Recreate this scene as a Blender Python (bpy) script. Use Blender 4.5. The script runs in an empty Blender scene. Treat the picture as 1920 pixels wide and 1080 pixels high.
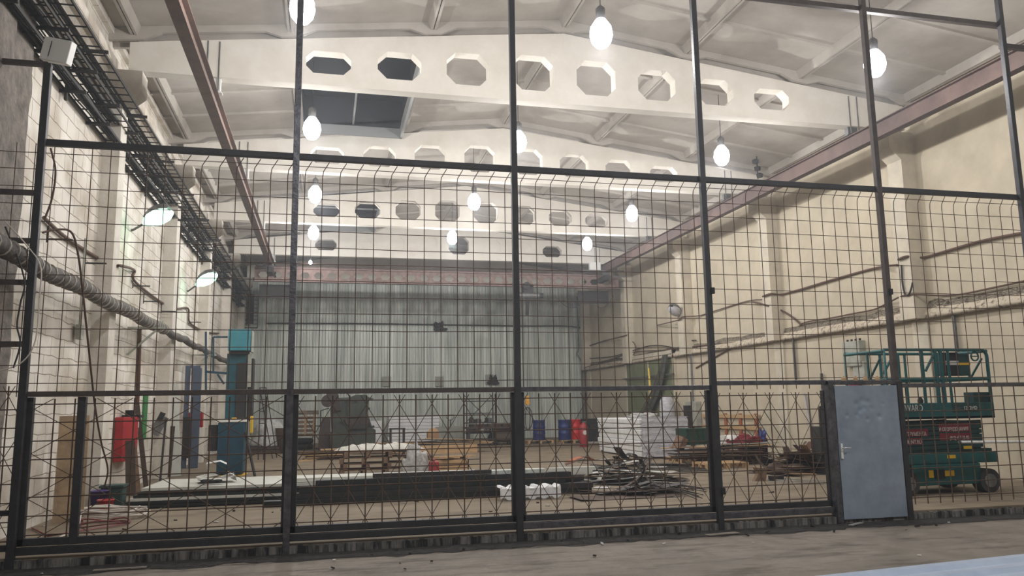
import bpy, math, random
from mathutils import Vector, Matrix, Euler, noise
from mathutils.geometry import tessellate_polygon
random.seed(7)
PI = math.pi
S = bpy.context.scene
COL = S.collection
# ------------------------------------------------------------------ camera
FPX, YAW, PITCH, ROLL = 1474.73, .2351096, .1509343, -.0155105
CAMP = Vector((0, 0, 1.75))
_f = Vector((math.sin(YAW), math.cos(YAW), 0)); _r = Vector((math.cos(YAW), -math.sin(YAW), 0)); _u = Vector((0, 0, 1))
F2 = _f*math.cos(PITCH)+_u*math.sin(PITCH); U2 = _u*math.cos(PITCH)-_f*math.sin(PITCH)
R3 = _r*math.cos(ROLL)+U2*math.sin(ROLL); U3 = U2*math.cos(ROLL)-_r*math.sin(ROLL)
cam = bpy.data.cameras.new('camera'); camo = bpy.data.objects.new('camera', cam); COL.objects.link(camo)
cam.sensor_width = 36; cam.lens = 36*FPX/1920; cam.clip_end = 300; cam.clip_start = .05
m = Matrix((R3, U3, -F2)).transposed().to_4x4(); m.translation = CAMP; camo.matrix_world = m
S.camera = camo
def hit(ax, v, x, y):                      # the point of the plane axis=v seen at a place of the photograph
    d = R3*((x-960)/FPX)-U3*((y-540)/FPX)+F2
    return CAMP+d*((v-CAMP[ax])/d[ax])
def onX(v, x, y): return hit(0, v, x, y)
def onY(v, x, y): return hit(1, v, x, y)
FZ = .12                                   # level of the hall floor behind the fence
def fl(x, y, z=FZ): return hit(2, z, x, y)
# ------------------------------------------------------------------ world, exposure
S.view_settings.view_transform = 'Standard'; S.view_settings.look = 'None'
S.view_settings.exposure = -0.12; S.view_settings.gamma = 1; S.view_settings.use_curve_mapping = False
w = bpy.data.worlds.new('world'); S.world = w; w.use_nodes = True
w.node_tree.nodes['Background'].inputs[0].default_value = (.02, .022, .026, 1)
w.node_tree.nodes['Background'].inputs[1].default_value = 1
S.cycles.max_bounces = 6; S.cycles.diffuse_bounces = 4; S.cycles.glossy_bounces = 2
S.cycles.sample_clamp_indirect = 3
HAZE = .0038; LAMP_POWER = 330; FRONT_POWER = 430; WALL_LAMP = 14
# ------------------------------------------------------------------ materials
def lin(c): return tuple((v/255/12.92 if v/255 <= .04045 else ((v/255+.055)/1.055)**2.4) for v in c)+(1,)
def mat(name, c, rough=.7, metal=0, c2=None, scale=4, amt=.5, bump=0, bscale=30, emit=0, stretch=None, thresh=None):
    m = bpy.data.materials.new(name); m.use_nodes = True; nt = m.node_tree; N = nt.nodes; L = nt.links
    b = N['Principled BSDF']; b.inputs['Roughness'].default_value = rough; b.inputs['Metallic'].default_value = metal
    b.inputs['Base Color'].default_value = lin(c)
    tc = N.new('ShaderNodeTexCoord'); src = tc.outputs['Object']
    if stretch:
        mp = N.new('ShaderNodeMapping'); mp.inputs['Scale'].default_value = stretch; L.new(src, mp.inputs[0]); src = mp.outputs[0]
    if c2 is not None:
        n = N.new('ShaderNodeTexNoise'); n.inputs['Scale'].default_value = scale; n.inputs['Detail'].default_value = 6; n.inputs['Roughness'].default_value = .65
        L.new(src, n.inputs[0])
        r = N.new('ShaderNodeValToRGB'); lo, hi = thresh or (.35, .7)
        r.color_ramp.elements[0].position = lo; r.color_ramp.elements[1].position = hi
        r.color_ramp.elements[0].color = lin(c); r.color_ramp.elements[1].color = lin(c2)
        L.new(n.outputs[0], r.inputs[0]); L.new(r.outputs[0], b.inputs['Base Color'])
    if bump:
        n2 = N.new('ShaderNodeTexNoise'); n2.inputs['Scale'].default_value = bscale; n2.inputs['Detail'].default_value = 4
        L.new(src, n2.inputs[0]); bp = N.new('ShaderNodeBump'); bp.inputs['Strength'].default_value = bump; bp.inputs['Distance'].default_value = .02
        L.new(n2.outputs[0], bp.inputs['Height']); L.new(bp.outputs[0], b.inputs['Normal'])
    if emit:
        b.inputs['Emission Color'].default_value = lin(c); b.inputs['Emission Strength'].default_value = emit
    return m
def block_mat():
    m = mat('whitewashed_blocks', (222, 216, 206), .9); nt = m.node_tree; N = nt.nodes; L = nt.links; b = N['Principled BSDF']
    tc = N.new('ShaderNodeTexCoord'); sp = N.new('ShaderNodeSeparateXYZ'); cb = N.new('ShaderNodeCombineXYZ')
    L.new(tc.outputs['Object'], sp.inputs[0]); L.new(sp.outputs[1], cb.inputs[0]); L.new(sp.outputs[2], cb.inputs[1])
    wn = N.new('ShaderNodeTexNoise'); wn.inputs['Scale'].default_value = 2.5; wn.inputs['Detail'].default_value = 3; L.new(cb.outputs[0], wn.inputs[0])
    mx = N.new('ShaderNodeVectorMath'); mx.operation = 'MULTIPLY_ADD'; L.new(wn.outputs[1], mx.inputs[0]); mx.inputs[1].default_value = (.09, .09, 0); L.new(cb.outputs[0], mx.inputs[2])
    br = N.new('ShaderNodeTexBrick'); br.inputs['Scale'].default_value = 1; br.inputs['Brick Width'].default_value = .62; br.inputs['Row Height'].default_value = .3
    br.inputs['Mortar Size'].default_value = .009; br.inputs['Mortar Smooth'].default_value = .6
    br.inputs['Color1'].default_value = lin((226, 220, 211)); br.inputs['Color2'].default_value = lin((212, 206, 196)); br.inputs['Mortar'].default_value = lin((150, 138, 124))
    L.new(mx.outputs[0], br.inputs[0])
    n = N.new('ShaderNodeTexNoise'); n.inputs['Scale'].default_value = 1.3; n.inputs['Detail'].default_value = 8; L.new(tc.outputs['Object'], n.inputs[0])
    r = N.new('ShaderNodeValToRGB'); r.color_ramp.elements[0].position = .3; r.color_ramp.elements[0].color = lin((205, 198, 188)); r.color_ramp.elements[1].position = .6; r.color_ramp.elements[1].color = (1, 1, 1, 1)
    L.new(n.outputs[0], r.inputs[0])
    mm = N.new('ShaderNodeMix'); mm.data_type = 'RGBA'; mm.blend_type = 'MULTIPLY'; mm.inputs[0].default_value = 1
    L.new(br.outputs[0], mm.inputs[6]); L.new(r.outputs[0], mm.inputs[7]); L.new(mm.outputs[2], b.inputs['Base Color'])
    bp = N.new('ShaderNodeBump'); bp.inputs['Strength'].default_value = .6; bp.inputs['Distance'].default_value = .015; bp.invert = True
    L.new(br.outputs[1], bp.inputs['Height']); L.new(bp.outputs[0], b.inputs['Normal'])
    return m
def panel_mat():
    m = mat('cream_wall_panels', (196, 185, 164), .9, c2=(176, 165, 145), scale=1.2); nt = m.node_tree; N = nt.nodes; L = nt.links; b = N['Principled BSDF']
    old = b.inputs['Base Color'].links[0].from_socket
    tc = N.new('ShaderNodeTexCoord'); n = N.new('ShaderNodeTexNoise'); n.inputs['Scale'].default_value = 3.5; n.inputs['Detail'].default_value = 9; n.inputs['Roughness'].default_value = .75
    mp = N.new('ShaderNodeMapping'); mp.inputs['Scale'].default_value = (1, 1, .5); L.new(tc.outputs['Object'], mp.inputs[0]); L.new(mp.outputs[0], n.inputs[0])
    r = N.new('ShaderNodeValToRGB'); r.color_ramp.elements[0].position = .66; r.color_ramp.elements[0].color = (1, 1, 1, 1); r.color_ramp.elements[1].position = .8; r.color_ramp.elements[1].color = lin((150, 138, 122))
    L.new(n.outputs[0], r.inputs[0])
    mm = N.new('ShaderNodeMix'); mm.data_type = 'RGBA'; mm.blend_type = 'MULTIPLY'; mm.inputs[0].default_value = 1
    L.new(old, mm.inputs[6]); L.new(r.outputs[0], mm.inputs[7]); L.new(mm.outputs[2], b.inputs['Base Color'])
    return m
def floor_mat(name, c, c2, c3):
    m = mat(name, c, .82, c2=c2, scale=.9, thresh=(.3, .7)); nt = m.node_tree; N = nt.nodes; L = nt.links; b = N['Principled BSDF']
    old = b.inputs['Base Color'].links[0].from_socket
    tc = N.new('ShaderNodeTexCoord'); n = N.new('ShaderNodeTexNoise'); n.inputs['Scale'].default_value = 2.2; n.inputs['Detail'].default_value = 10; n.inputs['Roughness'].default_value = .7
    mp = N.new('ShaderNodeMapping'); mp.inputs['Scale'].default_value = (.35, 1.2, 1); L.new(tc.outputs['Object'], mp.inputs[0]); L.new(mp.outputs[0], n.inputs[0])
    r = N.new('ShaderNodeValToRGB'); r.color_ramp.elements[0].position = .5; r.color_ramp.elements[0].color = (1, 1, 1, 1); r.color_ramp.elements[1].position = .72; r.color_ramp.elements[1].color = lin(c3)
    L.new(n.outputs[0], r.inputs[0])
    mm = N.new('ShaderNodeMix'); mm.data_type = 'RGBA'; mm.blend_type = 'MULTIPLY'; mm.inputs[0].default_value = 1
    L.new(old, mm.inputs[6]); L.new(r.outputs[0], mm.inputs[7]); L.new(mm.outputs[2], b.inputs['Base Color'])
    n2 = N.new('ShaderNodeTexNoise'); n2.inputs['Scale'].default_value = 14; n2.inputs['Detail'].default_value = 8; L.new(tc.outputs['Object'], n2.inputs[0])
    bp = N.new('ShaderNodeBump'); bp.inputs['Strength'].default_value = .25; bp.inputs['Distance'].default_value = .02; L.new(n2.outputs[0], bp.inputs['Height']); L.new(bp.outputs[0], b.inputs['Normal'])
    return m
M = dict(
    blocks=block_mat(), panels=panel_mat(),
    floor=floor_mat('dusty_hall_floor', (138, 124, 104), (114, 101, 84), (160, 145, 130)),
    outer=floor_mat('worn_concrete_floor', (140, 130, 118), (112, 104, 95), (120, 112, 105)),
    kerb=mat('soot_stained_kerb', (120, 116, 112), .9, c2=(30, 28, 27), scale=7, stretch=(1, 1, .15), bump=.8, thresh=(.42, .58)),
    kerbtop=mat('dirty_kerb_top', (120, 108, 94), .95, c2=(70, 62, 55), scale=5, bump=.5),
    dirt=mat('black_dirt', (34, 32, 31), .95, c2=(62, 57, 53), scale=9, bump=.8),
    ceil=mat('painted_slabs', (184, 178, 170), .9, c2=(160, 153, 145), scale=.8),
    beam=mat('whitewashed_concrete', (230, 225, 216), .9, c2=(214, 207, 196), scale=1.2),
    pil=mat('painted_column', (214, 208, 198), .9, c2=(190, 182, 170), scale=2, bump=.3),
    pilr=mat('cream_column', (204, 194, 174), .9, c2=(180, 172, 158), scale=2, bump=.2),
    ledge=mat('dusty_ledge', (196, 184, 164), .95, c2=(104, 92, 80), scale=9, bump=.5, thresh=(.5, .66)),
    rough=mat('rough_old_plaster', (128, 120, 112), .95, c2=(80, 74, 70), scale=5, bump=1, bscale=18),
    dark=mat('dark_void', (52, 55, 58), .9),
    skyframe=mat('grey_skylight_frame', (150, 152, 152), .6),
    gable=mat('shaded_steel_gable', (120, 118, 114), .9, c2=(95, 92, 90), scale=1.5),  # shade above the partition is put into this grey
    fence=mat('dark_fence_steel', (58, 57, 60), .55, .35, c2=(44, 42, 43), scale=6, bump=.2),
    fence2=mat('bare_scuffed_steel', (104, 103, 108), .4, .6, c2=(62, 60, 64), scale=9, bump=.3),
    fenceb=mat('brownish_fence_steel', (84, 74, 70), .6, .3, c2=(60, 54, 52), scale=6),
    rod=mat('rusty_mesh_rod', (98, 76, 60), .8, .1, c2=(62, 48, 40), scale=12),
    door=mat('galvanised_door_sheet', (150, 162, 178), .42, .2, c2=(126, 138, 154), scale=3, bump=.25, bscale=7),
    chrome=mat('polished_handle', (225, 225, 225), .25, .5),
    black=mat('black_rubber', (28, 28, 30), .8),
    rail=mat('brown_crane_rail', (112, 88, 76), .7, c2=(88, 70, 62), scale=3),
    railr=mat('red_brown_crane_rail', (100, 80, 74), .7, c2=(76, 60, 56), scale=2),
    crane=mat('faded_red_crane_paint', (116, 94, 88), .8, c2=(150, 132, 124), scale=5, thresh=(.45, .75)),
    steel=mat('grey_steel', (120, 120, 120), .5, .5, c2=(90, 88, 86), scale=6),
    dsteel=mat('grimy_dark_steel', (58, 54, 52), .7, .2, c2=(38, 36, 35), scale=5),
    tray=mat('dark_cable_tray', (52, 50, 47), .8, .1, c2=(38, 36, 35), scale=5),
    cable=mat('black_cable', (44, 42, 40), .7), cableb=mat('brown_cable', (92, 70, 58), .8), cablew=mat('pale_hose', (205, 196, 186), .6), cabler=mat('dull_red_hose', (120, 60, 58), .6),
    wrap=mat('wrapped_pipe_jacket', (104, 98, 92), .8, c2=(70, 66, 64), scale=7, stretch=(1, 1, 1), bump=.6), band=mat('pale_band', (170, 162, 150), .6),
    white=mat('white_enamel', (225, 224, 220), .4), whitefoam=mat('white_packs', (236, 236, 236), .5, c2=(214, 214, 216), scale=4, bump=.15),
    film=mat('grey_shrink_film', (206, 206, 212), .3, c2=(160, 160, 168), scale=6, bump=.9, bscale=14, stretch=(1, 1, 3)),
    wood=mat('fresh_pale_wood', (196, 164, 124), .8, c2=(160, 128, 92), scale=3, stretch=(1, 5, 5)),
    wood2=mat('grey_brown_wood', (132, 106, 84), .85, c2=(96, 76, 60), scale=3, stretch=(1, 5, 5)),
    wood3=mat('dark_old_wood', (78, 62, 52), .9, c2=(54, 44, 38), scale=3, stretch=(1, 5, 5)),
    ply=mat('old_plywood', (176, 152, 120), .85, c2=(130, 110, 90), scale=3, bump=.2), cardboard=mat('brown_cardboard', (158, 126, 92), .9, c2=(130, 102, 74), scale=3),
    rust=mat('rusty_sheet', (96, 64, 46), .85, .1, c2=(60, 44, 36), scale=6, bump=.4), orange=mat('orange_rust_sheet', (170, 100, 66), .8, c2=(130, 76, 52), scale=5),
    scrapd=mat('dark_scrap_sheet', (60, 57, 56), .55, .4, c2=(40, 37, 36), scale=6), scrapl=mat('pale_zinc_sheet', (196, 194, 188), .4, .4, c2=(160, 156, 150), scale=5), scrapb=mat('brown_scrap_sheet', (92, 74, 62), .8, c2=(64, 52, 45), scale=5),
    zinc=mat('zinc_profiled_sheet', (228, 231, 224), .42, .2, c2=(158, 166, 158), scale=.9, stretch=(6, 1, .25)),
    panelw=mat('white_panel_skin', (216, 216, 208), .4, c2=(192, 190, 180), scale=1.5), paneld=mat('dark_green_profile', (44, 50, 48), .45, .3, c2=(32, 36, 36), scale=2),
    teal=mat('teal_machine_paint', (28, 88, 100), .45, c2=(20, 66, 78), scale=3), teald=mat('dark_teal_cabinet', (28, 72, 92), .5, c2=(20, 56, 72), scale=3), tealb=mat('light_teal_cover', (62, 142, 156), .5, c2=(48, 124, 140), scale=3),
    lift=mat('green_lift_paint', (8, 92, 92), .5, c2=(4, 74, 76), scale=2), liftd=mat('grimy_green_paint', (10, 66, 64), .6, c2=(6, 48, 48), scale=3),
    maroon=mat('maroon_banner', (120, 26, 40), .6), letter=mat('pale_lettering', (205, 200, 195), .6), yellow=mat('yellow_sticker', (224, 178, 30), .6), tyre=mat('grey_tyre', (62, 62, 62), .85), hub=mat('grey_hub', (120, 122, 122), .6),
    red=mat('red_sheet_box', (172, 34, 40), .5, c2=(146, 28, 34), scale=3), redb=mat('red_barrel_paint', (206, 40, 40), .45), redcyl=mat('faded_red_cylinder', (156, 46, 50), .45), blue=mat('blue_barrel_paint', (30, 52, 118), .45, c2=(24, 40, 92), scale=4),
    bluegrey=mat('blue_grey_door_paint', (84, 96, 116), .55, c2=(66, 76, 94), scale=2), green=mat('bright_green_strip', (44, 112, 58), .6), greenc=mat('dark_green_crate_paint', (22, 62, 46), .55, c2=(16, 46, 36), scale=4),
    mach=mat('dark_green_machine_paint', (56, 64, 54), .6, c2=(40, 42, 36), scale=4, bump=.2), machb=mat('brown_machine_body', (66, 52, 46), .7, c2=(44, 36, 32), scale=5),
    doorg=mat('faded_green_door', (122, 128, 98), .7, c2=(100, 106, 80), scale=2), cloth=mat('grey_tarpaulin', (104, 106, 96), .85, c2=(76, 78, 72), scale=5), yellowp=mat('yellow_pole_paint', (236, 196, 70), .5),
    box=mat('grey_box_paint', (168, 170, 160), .6, c2=(140, 140, 130), scale=5), sack=mat('white_woven_sack', (216, 212, 202), .8, c2=(180, 176, 168), scale=7, bump=.5), clear=mat('crumpled_film', (190, 190, 188), .35, c2=(140, 138, 134), scale=9, bump=.9),
    purple=mat('violet_bucket', (74, 56, 116), .5), redp=mat('red_bucket', (176, 48, 50), .5), basket=mat('dark_green_basket', (42, 66, 60), .7), yellowh=mat('yellow_hoist_paint', (208, 150, 40), .6),
    pot=mat('brown_bin', (104, 84, 68), .8), cart=mat('grey_brown_bin', (104, 94, 82), .7), sheetfg=mat('blue_white_profiled_sheet', (176, 188, 206), .35, .2, c2=(158, 170, 190), scale=2),
)
def emis(name, c, s):
    m = bpy.data.materials.new(name); m.use_nodes = True; N = m.node_tree.nodes; N.clear()
    e = N.new('ShaderNodeEmission'); e.inputs[0].default_value = lin(c); e.inputs[1].default_value = s
    o = N.new('ShaderNodeOutputMaterial'); m.node_tree.links.new(e.outputs[0], o.inputs[0]); return m
M['bulb'] = emis('led_lamp_glow', (246, 248, 255), 20); M['gbulb'] = emis('greenish_lamp_glow', (190, 255, 222), 5)
# ------------------------------------------------------------------ mesh collector
class MB:
    def __init__(s): s.v = []; s.f = []; s.sm = []
    def add(s, vs, fs, smooth=False):
        o = len(s.v); s.v += [Vector(v) for v in vs]; s.f += [tuple(i+o for i in f) for f in fs]; s.sm += [smooth]*len(fs); return s
    def box(s, x0, x1, y0, y1, z0, z1):
        return s.add([(x, y, z) for z in (z0, z1) for x, y in ((x0, y0), (x1, y0), (x1, y1), (x0, y1))],
                     [(3, 2, 1, 0), (4, 5, 6, 7), (0, 1, 5, 4), (1, 2, 6, 5), (2, 3, 7, 6), (3, 0, 4, 7)])
    def obox(s, c, size, rot=(0, 0, 0)):
        e = Euler(rot).to_matrix(); c = Vector(c); hx, hy, hz = [k/2 for k in size]
        return s.add([c+e@Vector((x, y, z)) for z in (-hz, hz) for x, y in ((-hx, -hy), (hx, -hy), (hx, hy), (-hx, hy))],
                     [(3, 2, 1, 0), (4, 5, 6, 7), (0, 1, 5, 4), (1, 2, 6, 5), (2, 3, 7, 6), (3, 0, 4, 7)])
    def bar(s, p, q, w, h=None, up=(0, 0, 1)):
        p, q = Vector(p), Vector(q); h = h or w; d = (q-p).normalized(); up = Vector(up)
        if abs(d.dot(up)) > .98: up = Vector((0, 1, 0))
        a = d.cross(up).normalized(); b = a.cross(d).normalized()
        vs = [e+a*(i*w/2)+b*(j*h/2) for e in (p, q) for i, j in ((-1, -1), (1, -1), (1, 1), (-1, 1))]
        return s.add(vs, [(0, 1, 2, 3), (7, 6, 5, 4), (4, 5, 1, 0), (5, 6, 2, 1), (6, 7, 3, 2), (7, 4, 0, 3)])
    def tube(s, pts, r, n=8, cap=True, smooth=True):
        pts = [Vector(p) for p in pts]; rs = r if isinstance(r, (list, tuple)) else [r]*len(pts); vs = []; fs = []
        up = Vector((0, 0, 1)); prev = None
        for i, p in enumerate(pts):
            d = (pts[min(i+1, len(pts)-1)]-pts[max(i-1, 0)]).normalized()
            if prev is None:
                a = d.cross(up if abs(d.z) < .95 else Vector((1, 0, 0))).normalized()
            else:
                a = (prev-d*prev.dot(d)).normalized()
            prev = a; b = d.cross(a)
            vs += [p+(a*math.cos(2*PI*k/n)+b*math.sin(2*PI*k/n))*rs[i] for k in range(n)]
        for i in range(len(pts)-1):
            for k in range(n): fs.append((i*n+k, i*n+(k+1) % n, (i+1)*n+(k+1) % n, (i+1)*n+k))
        s.add(vs, fs, smooth)
        if cap:
            s.add([vs[k] for k in range(n)], [tuple(range(n-1, -1, -1))]); s.add([vs[-n+k] for k in range(n)], [tuple(range(n))])
        return s
    def cyl(s, c, r, h, n=20, ax='z', smooth=True):
        c = Vector(c); d = dict(x=Vector((1, 0, 0)), y=Vector((0, 1, 0)), z=Vector((0, 0, 1)))[ax]
        return s.tube([c, c+d*h], r, n, True, smooth)
    def lathe(s, c, prof, n=24, smooth=True):
        c = Vector(c); vs = []; fs = []
        for r, z in prof: vs += [c+Vector((r*math.cos(2*PI*k/n), r*math.sin(2*PI*k/n), z)) for k in range(n)]
        for i in range(len(prof)-1):
            for k in range(n): fs.append((i*n+k, i*n+(k+1) % n, (i+1)*n+(k+1) % n, (i+1)*n+k))
        return s.add(vs, fs, smooth)
    def prism(s, poly, ax, a, b, holes=()):           # polygon in the plane across axis ax, from a to b
        loops = [list(poly)]+[list(h) for h in holes]
        def p3(p, t): return {0: (t, p[0], p[1]), 1: (p[0], t, p[1]), 2: (p[0], p[1], t)}[ax]
        flat = [p for l in loops for p in l]; n = len(flat)
        tris = tessellate_polygon([[Vector((p[0], p[1], 0)) for p in l] for l in loops])
        vs = [p3(p, a) for p in flat]+[p3(p, b) for p in flat]
        fs = [tuple(t) for t in tris]+[tuple(i+n for i in reversed(t)) for t in tris]
        o = 0
        for l in loops:
            k = len(l)
            for i in range(k): j = (i+1) % k; fs.append((o+i, o+j, o+j+n, o+i+n))
            o += k
        return s.add(vs, fs)
    def xform(s, mtx): s.v = [mtx@v for v in s.v]; return s
    def build(s, name, m, parent=None, local=False, bevel=0):
        off = Vector((0, 0, 0)); p = parent
        if not local:
            while p is not None: off += p.location; p = p.parent
        me = bpy.data.meshes.new(name); me.from_pydata([v-off for v in s.v], [], s.f)
        me.polygons.foreach_set('use_smooth', s.sm); me.update()
        import bmesh
        bm = bmesh.new(); bm.from_mesh(me); bmesh.ops.recalc_face_normals(bm, faces=bm.faces); bm.to_mesh(me); bm.free()
        me.materials.append(M[m] if isinstance(m, str) else m)
        o = bpy.data.objects.new(name, me); COL.objects.link(o)
        if parent is not None: o.parent = parent
        if bevel:
            b = o.modifiers.new('bevel', 'BEVEL'); b.width = bevel; b.segments = 2; b.limit_method = 'ANGLE'
        return o
def tag(o, label, cat, group=None, kind=None):
    o['label'] = label; o['category'] = cat
    if group: o['group'] = group
    if kind: o['kind'] = kind
    return o
def thing(name, label, cat, loc=(0, 0, 0), group=None):
    o = bpy.data.objects.new(name, None); COL.objects.link(o); o.location = loc; o.empty_display_size = .1
    return tag(o, label, cat, group)
def solo(name, mb, m, label, cat, group=None, bevel=0, kind=None):       # a one-mesh thing with its origin at its base
    xs = [v.x for v in mb.v]; ys = [v.y for v in mb.v]; zs = [v.z for v in mb.v]
    c = Vector(((min(xs)+max(xs))/2, (min(ys)+max(ys))/2, min(zs)))
    mb.v = [v-c for v in mb.v]; o = mb.build(name, m, None, bevel=bevel); o.location = c
    return tag(o, label, cat, group, kind)
def struct(name, mb, m, parent=None):
    o = mb.build(name, m, parent)
    if parent is None: o['kind'] = 'structure'
    return o
def dup(root, loc, rz=0, label=None, group=None):
    r = root.copy(); COL.objects.link(r); r.location = loc; r.rotation_euler = (0, 0, rz)
    if label: r['label'] = label
    if group: r['group'] = group
    for ch in list(root.children):
        c = ch.copy(); COL.objects.link(c); c.parent = r
        for g in list(ch.children): d = g.copy(); COL.objects.link(d); d.parent = c
    return r
def text(body, size, loc, rot, m, parent, name='lettering', align='LEFT', ext=.002, sx=1):
    cu = bpy.data.curves.new(name, 'FONT'); cu.body = body; cu.size = size; cu.extrude = ext; cu.align_x = align; cu.offset = size*.006
    t = bpy.data.objects.new(name, cu); COL.objects.link(t)
    dg = bpy.context.evaluated_depsgraph_get(); me = bpy.data.meshes.new_from_object(t.evaluated_get(dg))
    bpy.data.objects.remove(t)
    o = bpy.data.objects.new(name, me); COL.objects.link(o); me.materials.clear(); me.materials.append(M[m])
    o.parent = parent; off = Vector((0, 0, 0)); p = parent
    while p is not None: off += p.location; p = p.parent
    o.location = Vector(loc)-off; o.rotation_euler = rot; o.scale = (sx, 1, 1)
    return o
# ------------------------------------------------------------------ room shell
XL, XR, YF, YN = -4.15, 14.0, 41.8, -7.0
CX = 5.04
BY = [9.7, 15.85, 21.95, 28.2, 34.3, 40.4]; BZ = 8.32
def topz(x): return 9.98-.12*abs(x-CX)
JX = [CX+2.92*k for k in range(-3, 4)]                                    # joints between roof slabs
struct('floor', MB().box(XL-.2, XR+.2, 10.52, YF+.2, -.1, FZ), 'floor')
struct('trim_1', MB().box(XL-.2, XR+.2, YN, 10.52, -.2, 0), 'outer')      # lower concrete apron on the camera's side
def kerb():
    mb = MB(); x = XL
    while x < XR:
        wd = random.uniform(.03, .09); d = random.uniform(.0, .035)
        mb.box(x, x+wd, 10.44+d, 10.56, 0, FZ-.015-random.uniform(0, .02)); x += wd
    return mb
struct('trim_2', kerb(), 'kerb')
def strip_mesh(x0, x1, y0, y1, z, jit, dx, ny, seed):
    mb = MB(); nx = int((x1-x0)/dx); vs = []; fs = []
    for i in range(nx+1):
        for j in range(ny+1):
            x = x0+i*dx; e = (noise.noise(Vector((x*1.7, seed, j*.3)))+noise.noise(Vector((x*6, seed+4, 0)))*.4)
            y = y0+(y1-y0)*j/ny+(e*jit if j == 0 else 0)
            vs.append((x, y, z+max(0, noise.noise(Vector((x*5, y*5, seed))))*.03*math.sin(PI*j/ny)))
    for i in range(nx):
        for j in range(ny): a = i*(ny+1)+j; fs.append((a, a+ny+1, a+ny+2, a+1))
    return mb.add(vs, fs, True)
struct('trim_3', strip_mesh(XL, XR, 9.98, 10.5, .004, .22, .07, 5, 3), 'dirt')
struct('wall_left', MB().box(XL-.3, XL, YN, YF+.3, -.1, 8.3), 'blocks')
def left_top():
    mb = MB().box(XL-.3, XL+.12, YN, YF, 8.3, 8.55).box(XL-.3, XL-.02, YN, YF, 8.55, 9.2).box(XL-.3, XL+.08, YN, YF, 9.0, 9.25)
    return mb
struct('trim_4', left_top(), 'blocks')
struct('wall_right', MB().box(XR, XR+.3, YN, YF+.3, -.1, 9.4), 'panels')
struct('trim_5', MB().box(XR-.04, XR+.1, YN, YF, FZ, 3.72), 'panels')
def ledge():
    mb = MB(); y = YN; vs = []; fs = []; n = 0
    while y < YF:
        h = .1+.05*noise.noise(Vector((y*.8, 1, 2)))+.03*noise.noise(Vector((y*5, 1, 2)))
        vs += [(XR-.16, y, 3.66), (XR-.16, y, 3.78), (XR-.03, y, 3.86+h), (XR+.02, y, 3.95+h*1.8)]; n += 1; y += .25
    for i in range(n-1):
        for k in range(3): fs.append((i*4+k, i*4+k+1, i*4+k+5, i*4+k+4))
        fs.append((i*4+3, i*4, i*4+4, i*4+7))
    mb.add(vs, fs, True); return mb
struct('trim_6', ledge(), 'ledge')
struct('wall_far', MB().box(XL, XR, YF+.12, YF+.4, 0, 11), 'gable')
struct('wall_near', MB().box(XL, XR, YN-.3, YN, 0, 11), 'panels')
def corrugated():
    mb = MB(); x = XL+.05; vs = []; z0, z1 = FZ, 8.35; P = [(0, 0), (.045, 0), (.06, -.05), (.11, -.05), (.125, 0)]; n = 0
    k = 0
    while x < XR-.02:
        wv = .0
        for dx, dy in P[:-1]:
            for z in (z0, z1): vs.append((x+dx, YF+dy+wv, z))
            n += 1
        x += .16; k += 1
    return mb.add(vs, [(2*i, 2*i+2, 2*i+3, 2*i+1) for i in range(n-1)])
tag(corrugated().build('corrugated_partition', 'zinc'), 'ribbed zinc sheet partition closing the far end of the hall', 'partition')
# columns
for i, y in enumerate(BY[1:]):
    mb = MB().box(XL, XL+.3, y-.2, y+.25, FZ, 7.6)
    mb.prism([(XL, 7.6), (XL+.3, 7.6), (XL+.62, 7.88), (XL+.62, 8.3), (XL, 8.3)], 1, y-.2, y+.25)
    struct('trim_%d' % (10+i), mb, 'pil')
    mb = MB().box(XR-.4, XR, y-.05, y+.45, 3.7, 7.6).box(XR-.1, XR, y-.05, y+.45, FZ, 3.7)
    mb.prism([(XR, 7.6), (XR-.4, 7.6), (XR-.7, 7.88), (XR-.7, 8.3), (XR, 8.3)], 1, y-.05, y+.45)
    struct('trim_%d' % (20+i), mb, 'pilr')
def rough_column():
    mb = MB(); vs = []; fs = []; nz = 60; ny = 14
    for i in range(nz+1):
        for j in range(ny+1):
            y = 8.9+j*.21; z = i*.15; vs.append((XL+.11+.035*noise.noise(Vector((y*3, z*2.5, 0)))+(.06 if y < 10.9 else 0)+(-.2 if j == ny else 0), y, z))
    for i in range(nz):
        for j in range(ny): a = i*(ny+1)+j; fs.append((a, a+1, a+ny+2, a+ny+1))
    return mb.add(vs, fs, True)
struct('trim_7', rough_column(), 'rough')
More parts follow.
